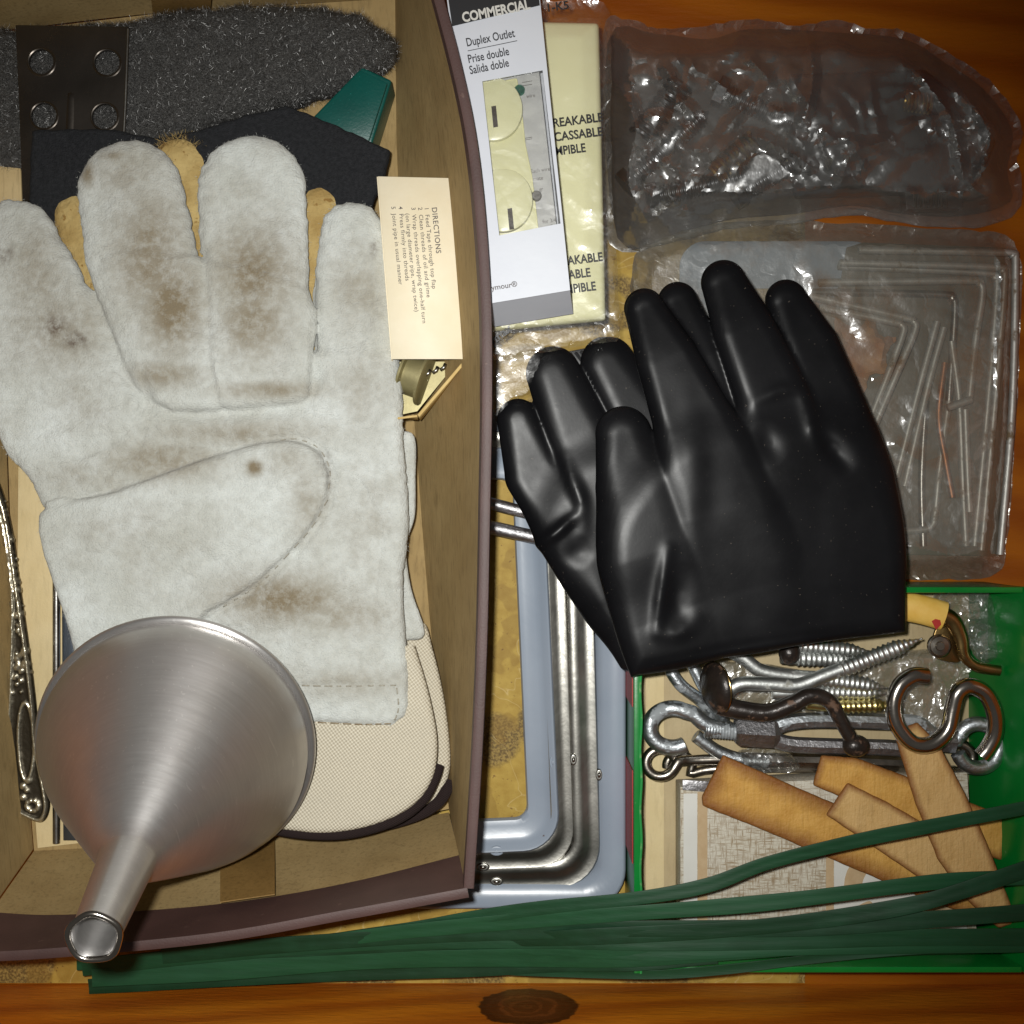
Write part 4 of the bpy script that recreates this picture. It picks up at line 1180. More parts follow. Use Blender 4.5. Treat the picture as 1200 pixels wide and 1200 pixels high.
for k, (y0, y1) in enumerate(((590, 606), (618, 632))):
    b = tube('steel_bar', cr([P(560, y0 - 1, .017), P(575, y0, .017), P(640, y1, .017), P(700, y1 + 8, .017)], 4), (8.2 if k else 7.2) * sc_at(.026), M['cast_grey'], n=12)
    tag(b, ('upper' if k == 0 else 'lower') + ' dull grey steel bar between cardboard box and black gloves', 'bar')

# ------------------------------------------------------------------ black rubber gloves
def glove_fn(fingers, palmp, palm_zc, palm_T, folds, dents, k_palm=12, k_f=3, seed=1):
    def f(X, Y, Z):
        wav = (vnoise(X, Y, 110, seed, 2) - .5) * 8
        out = None
        for pts, T in fingers:
            d = seg_d(X, Y, [(a, b, c) for a, b, c, h in pts]); zc = along(X, Y, [(a, b, h) for a, b, c, h in pts]) + wav * .5
            R = min(c for a, b, c, h in pts) * .80
            g = pillow(d, Z, zc, R, T)
            out = g if out is None else smin(out, g, k_f)
        pz = palm_zc(X, Y) if callable(palm_zc) else palm_zc
        out = smin(out, pillow(poly_d(X, Y, palmp), Z, pz + wav, 22, palm_T), k_palm)
        for sg, lst in ((-1, folds), (1, dents)):
            for pts, A, w in lst:
                cx, cy = np.mean([p[0] for p in pts]), np.mean([p[1] for p in pts]); L = max(math.hypot(p[0] - cx, p[1] - cy) for p in pts)
                tp = np.clip(1.25 - np.hypot(X - cx, Y - cy) / L, 0, 1)
                out = out + sg * A * 0.95 * tp * np.exp(-(seg1(X, Y, cr(pts, 6)) / (w * 1.7)) ** 2)
        return out
    return f
grp = 'pair of black rubber gloves'
# lower glove
fl_ = [([(607, 492, 25, 33), (627, 556, 36, 32), (671, 624, 38, 30), (723, 698, 40, 22)], 11), ([(648, 438, 32, 35), (676, 505, 40, 34), (710, 590, 42, 32), (740, 680, 46, 22)], 11.5), ([(712, 425, 32, 30), (745, 480, 38, 30), (780, 560, 42, 28)], 13)]
pl_ = cr([(640, 610), (660, 668), (692, 722), (722, 774), (733, 786), (760, 780), (860, 740), (860, 600), (760, 540), (680, 540)], 4, True)
lowf = glove_fn(fl_, pl_, 32, 12, [([(628, 640), (650, 625), (676, 602)], 4.5, 4), ([(660, 535), (668, 560), (680, 590), (683, 625)], 3.0, 5), ([(690, 660), (735, 770)], 2, 7)],
               [([(660, 655), (690, 640)], 2, 12)], 20, 1.8, 5)
o, *_ = sdf_obj('rubber_glove', lowf, (570, 880, 395, 805, 2, 66), (2.6, 2.6, 2.2), .035, .0245, M['rubber'])
tag(o, 'black rubber glove lying beneath its pair, two fingers spread over the steel frames', 'glove', grp)
# upper glove
fu_ = [([(731, 508, 33, 38), (741, 570, 43, 40), (758, 650, 50, 42), (785, 720, 46, 30)], 13),
       ([(797, 350, 24, 26), (820, 420, 34, 32), (850, 520, 40, 30)], 12),
       ([(756, 360, 24, 38), (782, 420, 37, 43), (815, 500, 48, 45), (850, 600, 58, 40), (875, 690, 60, 26)], 14),
       ([(850, 329, 27, 36), (873, 385, 37, 42), (903, 455, 43, 43), (937, 540, 54, 38), (960, 640, 60, 24)], 13),
       ([(925, 349, 25, 30), (952, 405, 35, 36), (980, 480, 39, 38), (1000, 560, 46, 34), (1005, 650, 46, 24)], 12.5)]
pu_ = cr([(715, 640), (722, 720), (738, 788), (748, 791), (800, 780), (880, 766), (980, 751), (1055, 742), (1063, 736), (1062, 680), (1058, 625), (1040, 570), (1000, 500), (900, 500), (800, 520), (740, 580)], 4, True)
upf = glove_fn(fu_, pu_, 42, 13, [([(770, 779), (880, 759), (1000, 741)], 1.5, 2.2), ([(880, 472), (915, 458), (942, 456)], 2.6, 5), ([(782, 640), (775, 690), (768, 742)], 4.5, 5), ([(766, 745), (795, 740), (818, 722)], 2.4, 7), ([(940, 458), (948, 500), (958, 522)], 2.6, 5), ([(806, 470), (812, 560), (808, 660)], 1.6, 9), ([(870, 570), (905, 640), (915, 720)], 1.6, 24)],
              [([(797, 665), (792, 705), (800, 730)], 2.5, 9), ([(956, 505), (975, 530), (990, 548)], 4.5, 7), ([(890, 500), (905, 540)], 2.5, 10)], 26, 1.8, 9)
o, *_ = sdf_obj('rubber_glove', upf, (685, 1080, 290, 805, 4, 84), (2.4, 2.4, 2.0), .055, .0400, M['rubber'])
tag(o, 'upper black rubber glove with four long fingers, cuff hanging over the green box', 'glove', grp)
# ribbed dark grommet strip between the fingers
rs = thing('ribbed_plug', 'small ribbed black plug wedged between the lower black glove fingers', 'plug', P(700, 430, .02))
slab('plug_body', [(664, 412), (700, 405), (742, 462), (712, 478)], .020, .0315, M['dark_plastic'], rs, .0006)
for k in range(6):
    x = 668 + k * 6.2
    tube('rib', [P(x, 414 - k * 1.3, .0318), P(x + 42, 474 - k * 2.6, .0318)], .0007, M['dark_plastic'], rs, 6)

# ------------------------------------------------------------------ crumpled films
def creases(P2, out, n, amp, wr, lr, r):
    xs = [p[0] for p in out]; ys = [p[1] for p in out]
    h = np.zeros(len(P2))
    for _ in range(n):
        cx, cy = r.uniform(min(xs), max(xs)), r.uniform(min(ys), max(ys)); a = r.uniform(0, PI); L = r.uniform(*lr) * r.uniform(.4, 1); w = r.uniform(*wr)
        bend = r.normal(0, .15) * L
        pts = cr([(cx - L / 2 * math.cos(a), cy - L / 2 * math.sin(a)), (cx - bend * math.sin(a), cy + bend * math.cos(a)), (cx + L / 2 * math.cos(a), cy + L / 2 * math.sin(a))], 3)
        d = seg1(P2[:, 0], P2[:, 1], [tuple(q) for q in pts]); t = np.clip(1 - np.hypot(P2[:, 0] - cx, P2[:, 1] - cy) / (L * .55), 0, 1) ** .6
        h += amp * r.uniform(.3, 1) * (1 if r.random() < .7 else -.6) * np.clip(1 - d / w, 0, 1) * t
    return h

def film(name, outline, ztop, zbase, npts, jit, mat, label=None, cat=None, parent=None, seed=1, edge=.0012, closed=True, sub=0, ridge=(), edge_w=45.0, spc=5.0, ncr=None, wr=(5, 22), lr=(40, 170), soft=False):
    """crumpled plastic: npts sets the number of creases, jit their height (m)"""
    r = np.random.default_rng(seed)
    out = [(float(x + r.normal(0, .8)), float(y + r.normal(0, .8))) for x, y in cr(outline, 6, True)]
    n0 = len(out)
    xs = np.arange(min(p[0] for p in out), max(p[0] for p in out), spc); ys = np.arange(min(p[1] for p in out), max(p[1] for p in out), spc)
    gx, gy = np.meshgrid(xs, ys); cand = np.stack([gx.ravel(), gy.ravel()], 1) + r.uniform(-.35 * spc, .35 * spc, (gx.size, 2))
    d = poly_d(cand[:, 0], cand[:, 1], out)
    pts = list(out) + [tuple(map(float, p)) for p in cand[d < -spc * .6]]
    for rp in ridge:
        for q in cr(rp, 8): pts.append((float(q[0]), float(q[1])))
    res = delaunay_2d_cdt([Vector(p) for p in pts], [(i, (i + 1) % n0) for i in range(n0)], [], 1, 1e-4)
    vv, ff = res[0], res[2]
    P2 = np.array([(v.x, v.y) for v in vv]); dd = -poly_d(P2[:, 0], P2[:, 1], out)
    h = creases(P2, out, npts, jit, wr, lr, r) + (vnoise(P2[:, 0], P2[:, 1], 60, seed, 3) - .5) * jit * 2.5
    for rp in ridge: h = np.maximum(h, 0) + jit * 1.6 * np.clip(1 - seg1(P2[:, 0], P2[:, 1], [tuple(q) for q in cr(rp, 5)]) / 11.0, 0, 1)
    top = []
    for i, (x, y) in enumerate(P2):
        e = min(1.0, max(0.0, dd[i]) / edge_w); e2 = e * e * (3 - 2 * e) if soft else math.sqrt(max(0, 1 - (1 - e) ** 2))
        z = zbase + edge + (ztop(x, y) - zbase - edge) * e2 + h[i] * min(1, dd[i] / 6)
        top.append(P(x, y, max(z, zbase + .0004)))
    V = list(top); F = [tuple(f) for f in ff]
    def up(f):
        a, b, c = (V[i] for i in f[:3]); return (b - a).cross(c - a).z > 0
    F = [f if up(f) else tuple(reversed(f)) for f in F]
    if closed:
        rim = dd < .5
        mapb = {}
        for i in range(len(P2)):
            if rim[i]: mapb[i] = i
            else:
                mapb[i] = len(V); q = top[i]; V.append(Vector((q.x, q.y, zbase)))
        F += [tuple(mapb[i] for i in reversed(f)) for f in F]
    o = mk(name, V, F, mat, parent, True, sharp=24)
    if label: tag(o, label, cat)
    return o

# ------------------------------------------------------------------ outlet carton and wall plate
wp = thing('wall_plate', 'ivory plastic wall plate in clear wrap under the outlet carton', 'wall plate', P(645, 200, .040))
def inset(poly, k):
    cx = sum(p[0] for p in poly) / len(poly); cy = sum(p[1] for p in poly) / len(poly)
    out = []
    for x, y in poly:
        dx, dy = x - cx, y - cy; out.append((x - k * (1 if dx > 0 else -1), y - k * (1 if dy > 0 else -1)))
    return out
zp = .053
pl = [(575, 386), (711, 373), (703, 22), (600, 20)]
zz = [(pl, .0455), (pl, .0490), (inset(pl, 4), .0512), (inset(pl, 22), .0530)]
V = []; F = []
for q, z in zz:
    for x, y in q:
        c = P(x, y, zp); V.append(Vector((c.x, c.y, z)))
for j in range(len(zz) - 1):
    for k in range(4): F.append((j * 4 + k, j * 4 + (k + 1) % 4, (j + 1) * 4 + (k + 1) % 4, (j + 1) * 4 + k))
F.append((3, 2, 1, 0)); F.append(tuple((len(zz) - 1) * 4 + k for k in range(4)))
o = mk('plate_face', V, F, M['ivory'], wp)
bm = bmesh.new(); bm.from_mesh(o.data); bmesh.ops.recalc_face_normals(bm, faces=bm.faces); bm.to_mesh(o.data); bm.free()
bevel_obj(o, .0012, 3, 8)
zw = .0546
wf = film('wrap', [(588, -6), (640, 0), (706, 4), (716, 60), (716, 180), (722, 300), (727, 386), (716, 400), (640, 412), (575, 420), (565, 380), (570, 200)],
     lambda x, y: (zw + .0003) - .0075 * float(np.clip((poly_d(np.array([[x]]), np.array([[y]]), pl)[0, 0] - 1) / 7.0, 0, 1)), .0445, 60, .0007, M['wrap'], None, None, wp, 4, .001, True, 0, edge_w=9.0, wr=(4, 12))
for (x, y, words) in ((648, 149, ('REAKABLE', 'CASSABLE', 'MPIBLE')), (660, 311, ('EAKABLE', 'SABLE', 'MPIBLE'))):
    for k, w_s in enumerate(words):
        text('wrap_print', w_s, x + k * 1.5, y + k * 16.5, 14.5, 7, zw + .0012, M['black_print'], wp, .02, .88 if len(w_s) > 7 else .80)
text('wrap_print', 'ymax', 577, 405, 14, 38, zw - .002, M['black_print'], wp, .03)
text('wrap_print', '1-K5', 640, 14, 14, 8, zw + .0004, M['black_print'], wp, .02)

oc = thing('outlet_carton', 'white carton with black header and window showing an ivory outlet', 'carton', P(600, 180, .0555))
ZC = .0765
CA, CB, CC, CD = np.array((521., -22.)), np.array((629., -36.)), np.array((668., 340.)), np.array((571., 356.))
def cq(u, v, z=ZC, dz=0):
    q = (CA * (1 - u) + CB * u) * (1 - v) + (CD * (1 - u) + CC * u) * v
    p = P(q[0], q[1], ZC); return Vector((p.x, p.y, z))
def cpx(x, y):           # pixel -> (u,v) on the carton front
    ex, ey = CB - CA, CD - CA; d = np.array((x, y)) - CA
    mtx = np.array([[ex[0], ey[0]], [ex[1], ey[1]]]); return np.linalg.solve(mtx, d)
win = [(565, 95), (636, 82), (657, 262), (585, 276)]
lp_w = [(P(x, y, ZC).x, P(x, y, ZC).y) for x, y in win]
fr = [(cq(u, v).x, cq(u, v).y) for u, v in ((0, 0), (1, 0), (1, 1), (0, 1))]
holes_plate('front_panel', fr, [lp_w], ZC - .0003, .0005, M['white_card'], oc, .00005)
zcb = .0568
dn = Vector((0, 0, -1))
for a, b, nm in (((0, 0), (1, 0), 'top_side'), ((1, 0), (1, 1), 'side_panel'), ((0, 1), (0, 0), 'side_panel')):
    p, q = cq(*a), cq(*b); p.z = q.z = ZC - .0007
    quad_slab(nm, [p, q, Vector((q.x, q.y, zcb)), Vector((p.x, p.y, zcb))], (q - p).cross(dn), -.0005, M['white_card'], oc, 0)
p, q = cq(0, 1), cq(1, 1); p.z = q.z = ZC - .0007                     # sloping lower end
off = Vector((.0020, -.0052, 0))
quad_slab('bottom_flap', [p, q, Vector((q.x, q.y, zcb)) + off, Vector((p.x, p.y, zcb)) + off], (0, 1, .4), .0005, M['white_card'], oc, 0)
quad_slab('back_panel', [cq(0, 0, zcb), cq(1, 0, zcb), cq(1, 1, zcb), cq(0, 1, zcb)], (0, 0, -1), .0005, M['white_card'], oc, 0)
def on_front(name, pts, mat, h=.00006):
    c = [P(x, y, ZC) for x, y in pts]; return prism(name, [Vector((a.x, a.y, ZC + .00012 + h)) for a in c], [Vector((a.x, a.y, ZC + .0001)) for a in c], mat, oc, 0)
u0 = cq(0.004, 0); 
on_front('header_band', [(522.5, -20), (628.5, -35), (632.6, 6.5), (530, 31)], M['black_print'])
zt3 = ZC + .00030
text('header_print', 'COMMERCIAL', 542.5, 26, 16.0, 11.3, zt3, M['white_label'], oc, .035, .80, 1.0)
text('title_print', 'Duplex Outlet', 547, 54.5, 14.0, 11.5, ZC + .0002, M['ink'], oc, .014, .70)
text('title_print', 'Prise double', 549, 74, 14.0, 11.5, ZC + .0002, M['ink'], oc, .014, .70)
text('title_print', 'Salida doble', 551, 87, 14.0, 11.5, ZC + .0002, M['ink'], oc, .014, .70)
on_front('rule_line', [(548, 59.5), (606, 47.5), (606.2, 48.2), (548.2, 60.2)], M['ink'])
text('maker_print', 'eymour®', 572, 341, 9, 9, ZC + .0002, M['ink_soft'], oc, .01, 1.0)
# window: grey insert card with fine print behind a clear pane, ivory outlet at the left
zin = ZC - .0075
c = [P(x, y, ZC) for x, y in ((556, 84), (632, 73), (654, 268), (576, 288))]
prism('insert_card', [Vector((a.x, a.y, zin)) for a in c], [Vector((a.x, a.y, zin - .0004)) for a in c], M['grey_card'], oc, 0)
for s, x, y in (('Each wire', 622, 203), ('mate', 625, 212), ('gr', 632, 224), ('for 3/4', 636, 262), ('wire', 617, 115), ('utiliser', 640, 268)):
    text('insert_print', s, x, y, 6.5, 8, zin + .0001, M['ink_soft'], oc, .0, .9)
for y in (88, 92, 155, 157):
    c = [P(x, yy, ZC) for x, yy in ((612, y), (624, y - 2), (624, y - 1.3), (612, y + .7))]
    prism('insert_rule', [Vector((a.x, a.y, zin + .00012)) for a in c], [Vector((a.x, a.y, zin + .0001)) for a in c], M['ink_soft'], oc, 0)
ou = thing('duplex_outlet', 'ivory duplex outlet behind the carton window', 'outlet', P(595, 180, .060))
zo = ZC - .0040
def oslab(name, pts, z0, z1, mat, bev=.0006):
    c = [P(x, y, ZC) for x, y in pts]; return prism(name, [Vector((a.x, a.y, z1)) for a in c], [Vector((a.x, a.y, z0)) for a in c], mat, ou, bev)
oslab('strap_body', [(562, 92), (606, 84), (612, 122), (616, 162), (624, 200), (632, 268), (586, 277)], zin + .0004, zo - .0028, M['ivory'])
def face(cx, cy, r, x0):
    pts = []
    for k in range(25):
        a = -PI / 2 + PI * k / 24
        pts.append((cx + r * .92 * math.cos(a), cy + r * math.sin(a)))
    pts = [(x0 - 2, cy - r)] + pts + [(x0 + 4, cy + r)]
    return pts
oslab('receptacle_face', face(578, 123, 38, 565), zo - .0030, zo, M['ivory'], .0014)
oslab('receptacle_face', face(590, 231, 38, 578), zo - .0030, zo, M['ivory'], .0014)
for sx, sy in ((579, 133), (598, 254)):
    oslab('slot', [(sx - 3.5, sy - 12.5), (sx + 2, sy - 13.5), (sx + 4.5, sy + 11.5), (sx - 1, sy + 12.5)], zo + .00002, zo + .0001, M['slot'], 0)
g = lathe_geo([(.0001, .0012), (.0015, .0012), (.0019, .0006), (.0019, -.002)], 20)
cpt = P(609, 98, ZC); V, F = xf(g, Matrix.Translation((cpt.x, cpt.y, zo - .003)))
mk('ground_screw', V, F, M['green_screw'], ou, True, sharp=40)
cpt = P(629, 224, ZC); V, F = xf(g, Matrix.Translation((cpt.x, cpt.y, zo - .0032)))
mk('terminal_screw', V, F, M['rod_steel'], ou, True, sharp=40)
c = [P(x, y, ZC) for x, y in win]
prism('window_pane', [Vector((a.x, a.y, ZC - .0008)) for a in c], [Vector((a.x, a.y, ZC - .00085)) for a in c], M['wrap'], oc, 0)
# loose tail of wrap
film('plastic_scrap', [(575, 418), (590, 408), (636, 404), (640, 440), (618, 462), (606, 470), (600, 500), (584, 500), (572, 470)], lambda x, y: .038 + (460 - y) * .00004, .030, 6, .0008, M['wrap'],
     'loose clear plastic scrap between cardboard box and black glove fingertip', 'plastic', None, 14, .001, True, 0, edge_w=12)

# ------------------------------------------------------------------ dark hardware in the big bag
def screw_geo(a, b, r, pitch, head=0.0, tip=0.18, depth=.16, n=10):
    a, b = Vector(a), Vector(b); L = (b - a).length; m = max(8, int(L / pitch * 4)); pts, rads = [], []
    for i in range(m + 1):
        t = i / m; pts.append(a.lerp(b, t)); ph = (t * L / pitch) % 1.0
        rr = r * (1 + depth * (1 if ph < .3 else (-1 if ph > .55 else 0)))
        if t > 1 - tip: rr *= max(.12, (1 - t) / tip)
        rads.append(rr)
    return tube_geo(pts, rads, n)
def spring(name, a, b, r, wire, turns, mat, label):
    a, b = Vector(a), Vector(b); t = (b - a).normalized(); s = Vector((0, 0, 1)).cross(t).normalized(); u = t.cross(s)
    m = turns * 14; pts = [a.lerp(b, i / m) + s * (r * math.cos(2 * PI * i / 14)) + u * (r * math.sin(2 * PI * i / 14)) for i in range(m + 1)]
    o = tube(name, pts, wire, mat, n=6); return tag(o, label, 'spring')
M['dark_steel'] = metal_mat('dark_oiled_steel', (0.09, 0.09, 0.095), (0.16, 0.16, 0.165), 0.33, 120)
dk = thing('dark_block', 'dark plastic block at the pointed end of the smoky plastic bag', 'block', P(1000, 170, .002))
slab('block_body', [(925, 86), (1085, 80), (1150, 130), (1168, 165), (1146, 216), (940, 222)], .0031, .020, M['dark_plastic'], dk, .002, 3)
for k in range(7):
    tube('rib', [P(1072 + k * 6, 226, .016), P(1073 + k * 6, 242, .010)], .0007, M['rod_steel'], dk, 6)
slab('comb', [(1060, 222), (1130, 222), (1128, 244), (1062, 246)], .002, .010, M['dark_plastic'], dk, .0008)
spring('coil_spring', P(835, 205, .014), P(885, 165, .016), .0042, .0009, 9, M['brass_old'], 'brassy coil spring inside the smoky bag near its left folds')
spring('coil_spring', P(1060, 118, .026), P(1092, 122, .026), .0036, .0007, 7, M['brass_old'], 'brassy coil spring on the dark block inside the smoky bag')
spring('coil_spring', P(750, 160, .012), P(800, 95, .014), .0045, .0010, 9, M['dark_steel'], 'dark steel spring inside the smoky bag beside the wall plate')
for k, (x0, y0, x1, y1, lb) in enumerate(((740, 210, 830, 130, 'short dark bolt in the smoky bag beside the wall plate'), (770, 230, 900, 200, 'long dark bolt along the lower fold of the smoky bag'), (850, 110, 940, 150, 'dark bolt pointing at the dark block inside the smoky bag'), (870, 225, 950, 180, 'dark bolt under the brassy spring inside the smoky bag'))):
    t = thing('dark_bolt', lb, 'bolt', P((x0 + x1) / 2, (y0 + y1) / 2, .004))
    V, F = screw_geo(P(x0, y0, .010), P(x1, y1, .012), .0034, .0016, tip=.1); mk('shank', V, F, M['dark_steel'], t, True)
    dv = (P(x0, y0, .010) - P(x1, y1, .012)).normalized()
    V, F = tube_geo([P(x0, y0, .010), P(x0, y0, .010) + dv * .004], .0062, 6); mk('head', V, F, M['dark_steel'], t)
M['dark_sheet'] = plain('dark_brown_sheet', (0.035, 0.028, 0.022), (0.06, 0.048, 0.038), 60, 0.6, bump=0.0006, bscale=120)
dp = slab('dark_underlay', cr([(712, 50), (770, 40), (830, 46), (880, 34), (980, 38), (1060, 46), (1108, 74), (1152, 104), (1186, 152), (1180, 200), (1184, 236), (1130, 252), (1060, 250), (1000, 240), (930, 250), (860, 256), (800, 270), (724, 278)], 4, True), .0016, .0030, M['dark_sheet'], None, 0)  # added sheet that makes the bag's inside look dark
tag(dp, 'added dark sheet under the bolts, darkening the inside of the smoky bag', 'paper')
film('plastic_bag', [(706, 36), (742, 24), (770, 33), (830, 30), (880, 22), (930, 30), (980, 24), (1020, 34), (1060, 36), (1120, 66), (1165, 100), (1197, 150), (1192, 185), (1198, 215), (1190, 250), (1140, 266), (1060, 262), (1000, 252), (930, 262), (860, 268), (790, 284), (720, 292), (704, 220)],
     lambda x, y: .027 + .010 * math.sin(PI * np.clip((x - 700) / 480, 0, 1)) * math.sin(PI * np.clip((y - 20) / 260, 0, 1)) - .010 * np.clip((y - 225) / 30, 0, 1), .0012, 280, .0024, M['bag'],
     'large crumpled smoky plastic bag of dark hardware along the drawer back', 'bag', None, 3, .0015, True, 0, spc=3.5, wr=(4, 18), lr=(30, 170), soft=True, edge_w=38,
     ridge=([(770, 255), (820, 210), (850, 170), (880, 160), (920, 175), (950, 195)], [(790, 235), (800, 180), (815, 140), (800, 120)], [(1095, 60), (1130, 110), (1160, 160), (1140, 215)], [(950, 50), (952, 100), (940, 140)], [(740, 250), (760, 200), (740, 120)], [(880, 70), (900, 100), (860, 140), (830, 180)], [(725, 100), (745, 150), (735, 210), (760, 262)], [(780, 80), (792, 105), (788, 135), (775, 160)], [(985, 215), (1000, 180), (1040, 165)], [(1080, 90), (1115, 140), (1128, 200)], [(1150, 130), (1170, 170), (1150, 205)], [(840, 95), (860, 112), (876, 104)]))

# ------------------------------------------------------------------ soiled bag of bent rods on a blue-grey tray
frame('metal_tray', 'pale blue-grey metal tray underneath the soiled bag of bent rods', (797, 1030, 282, 430), 30, [(0, .0010), (0, .0028), (3, .0034), (10, .0033), (14, .0024), (40, .0022), (55, .0022), (55, .0015), (13, .0015), (8, .0026), (3, .0026), (1.5, .0010)], M['blue_grey'], .004, cat='tray')
rods = [([(1006, 293), (1174, 296), (1186, 300), (1190, 312), (1186, 480), (1172, 650)], 'long outer bent rod along the bag edge by the drawer side', 'zinc', .010), ([(984, 308), (1162, 313), (1174, 318), (1177, 332), (1166, 470), (1150, 645)], 'long bent rod nested just inside the outermost one', 'zinc', .0085),
        ([(982, 312), (1152, 320), (1165, 326), (1168, 340), (1158, 470), (1142, 640)], 'long bent rod third in from the drawer side', 'zinc', .006),
        ([(959, 331), (1134, 329), (1147, 332), (1151, 345), (1143, 400), (1136, 466)], 'bent rod with short arm below the three long nested rods', 'zinc', .012), ([(940, 342), (1100, 345), (1115, 350), (1119, 365), (1112, 470)], 'dull bent rod half hidden under the upper bent rods', 'rod_steel', .007),
        ([(945, 346), (1058, 372), (1070, 377), (1072, 388), (1050, 440), (1022, 505)], 'slanted bent rod passing behind the black glove finger, outer of two', 'zinc', .0135), ([(960, 360), (1044, 377), (1056, 381), (1058, 391), (1040, 440), (1018, 495)], 'slanted bent rod passing behind the black glove finger, inner of two', 'zinc', .013),
        ([(1098, 377), (1078, 450), (1050, 560)], 'thin slanting rod left of the copper rod, outer of two', 'zinc', .010), ([(1106, 384), (1088, 450), (1060, 570)], 'thin slanting rod left of the copper rod, inner of two', 'zinc', .009),
        ([(1115, 400), (1124, 470), (1128, 560), (1132, 640)], 'straight rod right of the copper rod', 'zinc', .008), ([(1131, 480), (1134, 560), (1136, 600)], 'short straight rod near the crossed clip in the soiled bag', 'zinc', .010), ([(1110, 478), (1138, 468)], 'small clip lying across the rods in the soiled bag', 'zinc', .013),
        ([(1107, 425), (1100, 487), (1108, 540), (1116, 583)], 'copper rod among the grey rods in the soiled bag', 'copper', .0115), ([(1055, 622), (1080, 621), (1092, 616), (1096, 600), (1102, 540), (1112, 470)], 'bent rod with its corner at the lower end of the bag', 'zinc', .006),
        ([(1085, 470), (1080, 560), (1082, 640)], 'dull straight rod under the slanting pair', 'rod_steel', .005)]
M['rod_dull'] = metal_mat('dull_zinc_rod', (0.36, 0.355, 0.33), (0.48, 0.47, 0.44), 0.48, 200, stain=(0.16, 0.11, 0.06), stains=(80, 0.58), metal=0.6)
for pts, lb, mt, z in rods:
    o = tube('bent_rod' if len(pts) > 4 else 'straight_rod', cr([P(x, y, z) for x, y in pts], 6), (4.5 if mt != 'copper' else 3.6) * sc_at(z), M['rod_dull' if mt == 'zinc' else mt], n=8)
    tag(o, lb, 'rod', 'rods in the soiled bag')
M['bag_card'] = plain('grey_brown_card', (0.10, 0.085, 0.062), (0.16, 0.135, 0.10), 50, 0.7, bump=0.0003, bscale=150)
bc = slab('backing_card', [(992, 290), (1012, 284), (1178, 290), (1172, 652), (960, 648), (940, 440), (985, 330)], .0037, .0044, M['bag_card'], None, .0003)
tag(bc, 'grey-brown card under the rods in the soiled bag', 'card')
film('rusty_label', [(978, 372), (1000, 384), (1022, 374), (1030, 392), (1050, 396), (1038, 418), (1044, 436), (1020, 440), (1012, 462), (996, 436), (986, 410)], lambda x, y: .0105, .0085, 20, .0016, M['rust'], 'rust coloured paper scrap in the bag beside a glove finger', 'paper', None, 6, .0005, True, 0, edge_w=8)
film('plastic_bag', [(745, 300), (800, 268), (900, 258), (1000, 262), (1100, 268), (1165, 272), (1190, 288), (1197, 330), (1194, 430), (1188, 540), (1180, 630), (1168, 672), (1100, 680), (1040, 676), (960, 660), (850, 600), (760, 480), (742, 380)],
     lambda x, y: .0185, .0010, 150, .0011, M['bag_dirty'], 'flat soiled plastic bag of bent rods behind the black gloves', 'bag', None, 8, .0012, True, 0, edge_w=26, wr=(3, 14), lr=(20, 140), soft=True,
     ridge=([(985, 430), (1020, 445), (1050, 425)], [(1050, 520), (1080, 540), (1110, 530)], [(1070, 640), (1120, 650), (1160, 640)], [(1180, 300), (1175, 420), (1180, 560)]))

# ------------------------------------------------------------------ green box with hardware
gb = thing('green_box', 'bright green glossy card box holding bolts, hooks and tan offcuts', 'box', P(960, 920, .001))
GR = .040
GX0, GX1 = (743 - 600) * sc_at(GR), 0.1965
GY1, GY0 = (600 - 688) * sc_at(GR), (600 - 1141) * sc_at(GR)
boxmesh('bottom', GX0 + .0004, GX1 - .010, GY0 + .0004, GY1 - .0004, .0008, .0026, M['box_floor'], gb, 0)
boxmesh('wall', GX0 - .0, GX0 + .0028, GY0, GY1, .0008, GR, M['green_card'], gb, .0004)
boxmesh('wall', GX0 + .003, GX1 - .003, GY1 - .0022, GY1, .0008, GR, M['green_card'], gb, .0004)
boxmesh('wall', GX0 + .003, GX1 - .003, GY0, GY0 + .0022, .0008, GR - .001, M['green_card'], gb, .0004)
prism('wall', [Vector((GX1 - .0022, GY0, GR)), Vector((GX1, GY0, GR)), Vector((GX1, GY1, GR)), Vector((GX1 - .0022, GY1, GR))],
      [Vector((GX1 - .0105, GY0, .0008)), Vector((GX1 - .0085, GY0, .0008)), Vector((GX1 - .0085, GY1, .0008)), Vector((GX1 - .0105, GY1, .0008))], M['green_card'], gb, .0003)
tube('worn_edge', cr([Vector((GX0 + .0026 + .0003 * math.sin(k * 1.7), GY1 + (GY0 - GY1) * k / 24, GR - .0001)) for k in range(25)], 2), .00045, M['green_edge'], gb, 6)
for y0, y1 in ((700, 830), (905, 1015)):
    a, b = P(740, y0, GR), P(740, y1, GR)
    boxmesh('red_panel', GX0 - .0004, GX0 - .0001, b.y, a.y, .004, GR - .0035, M['red'], gb, 0)
slab('floor_strip', [(757, 700), (778, 700), (778, 1100), (757, 1100)], .0027, .0031, M['cream_card'], gb, 0)

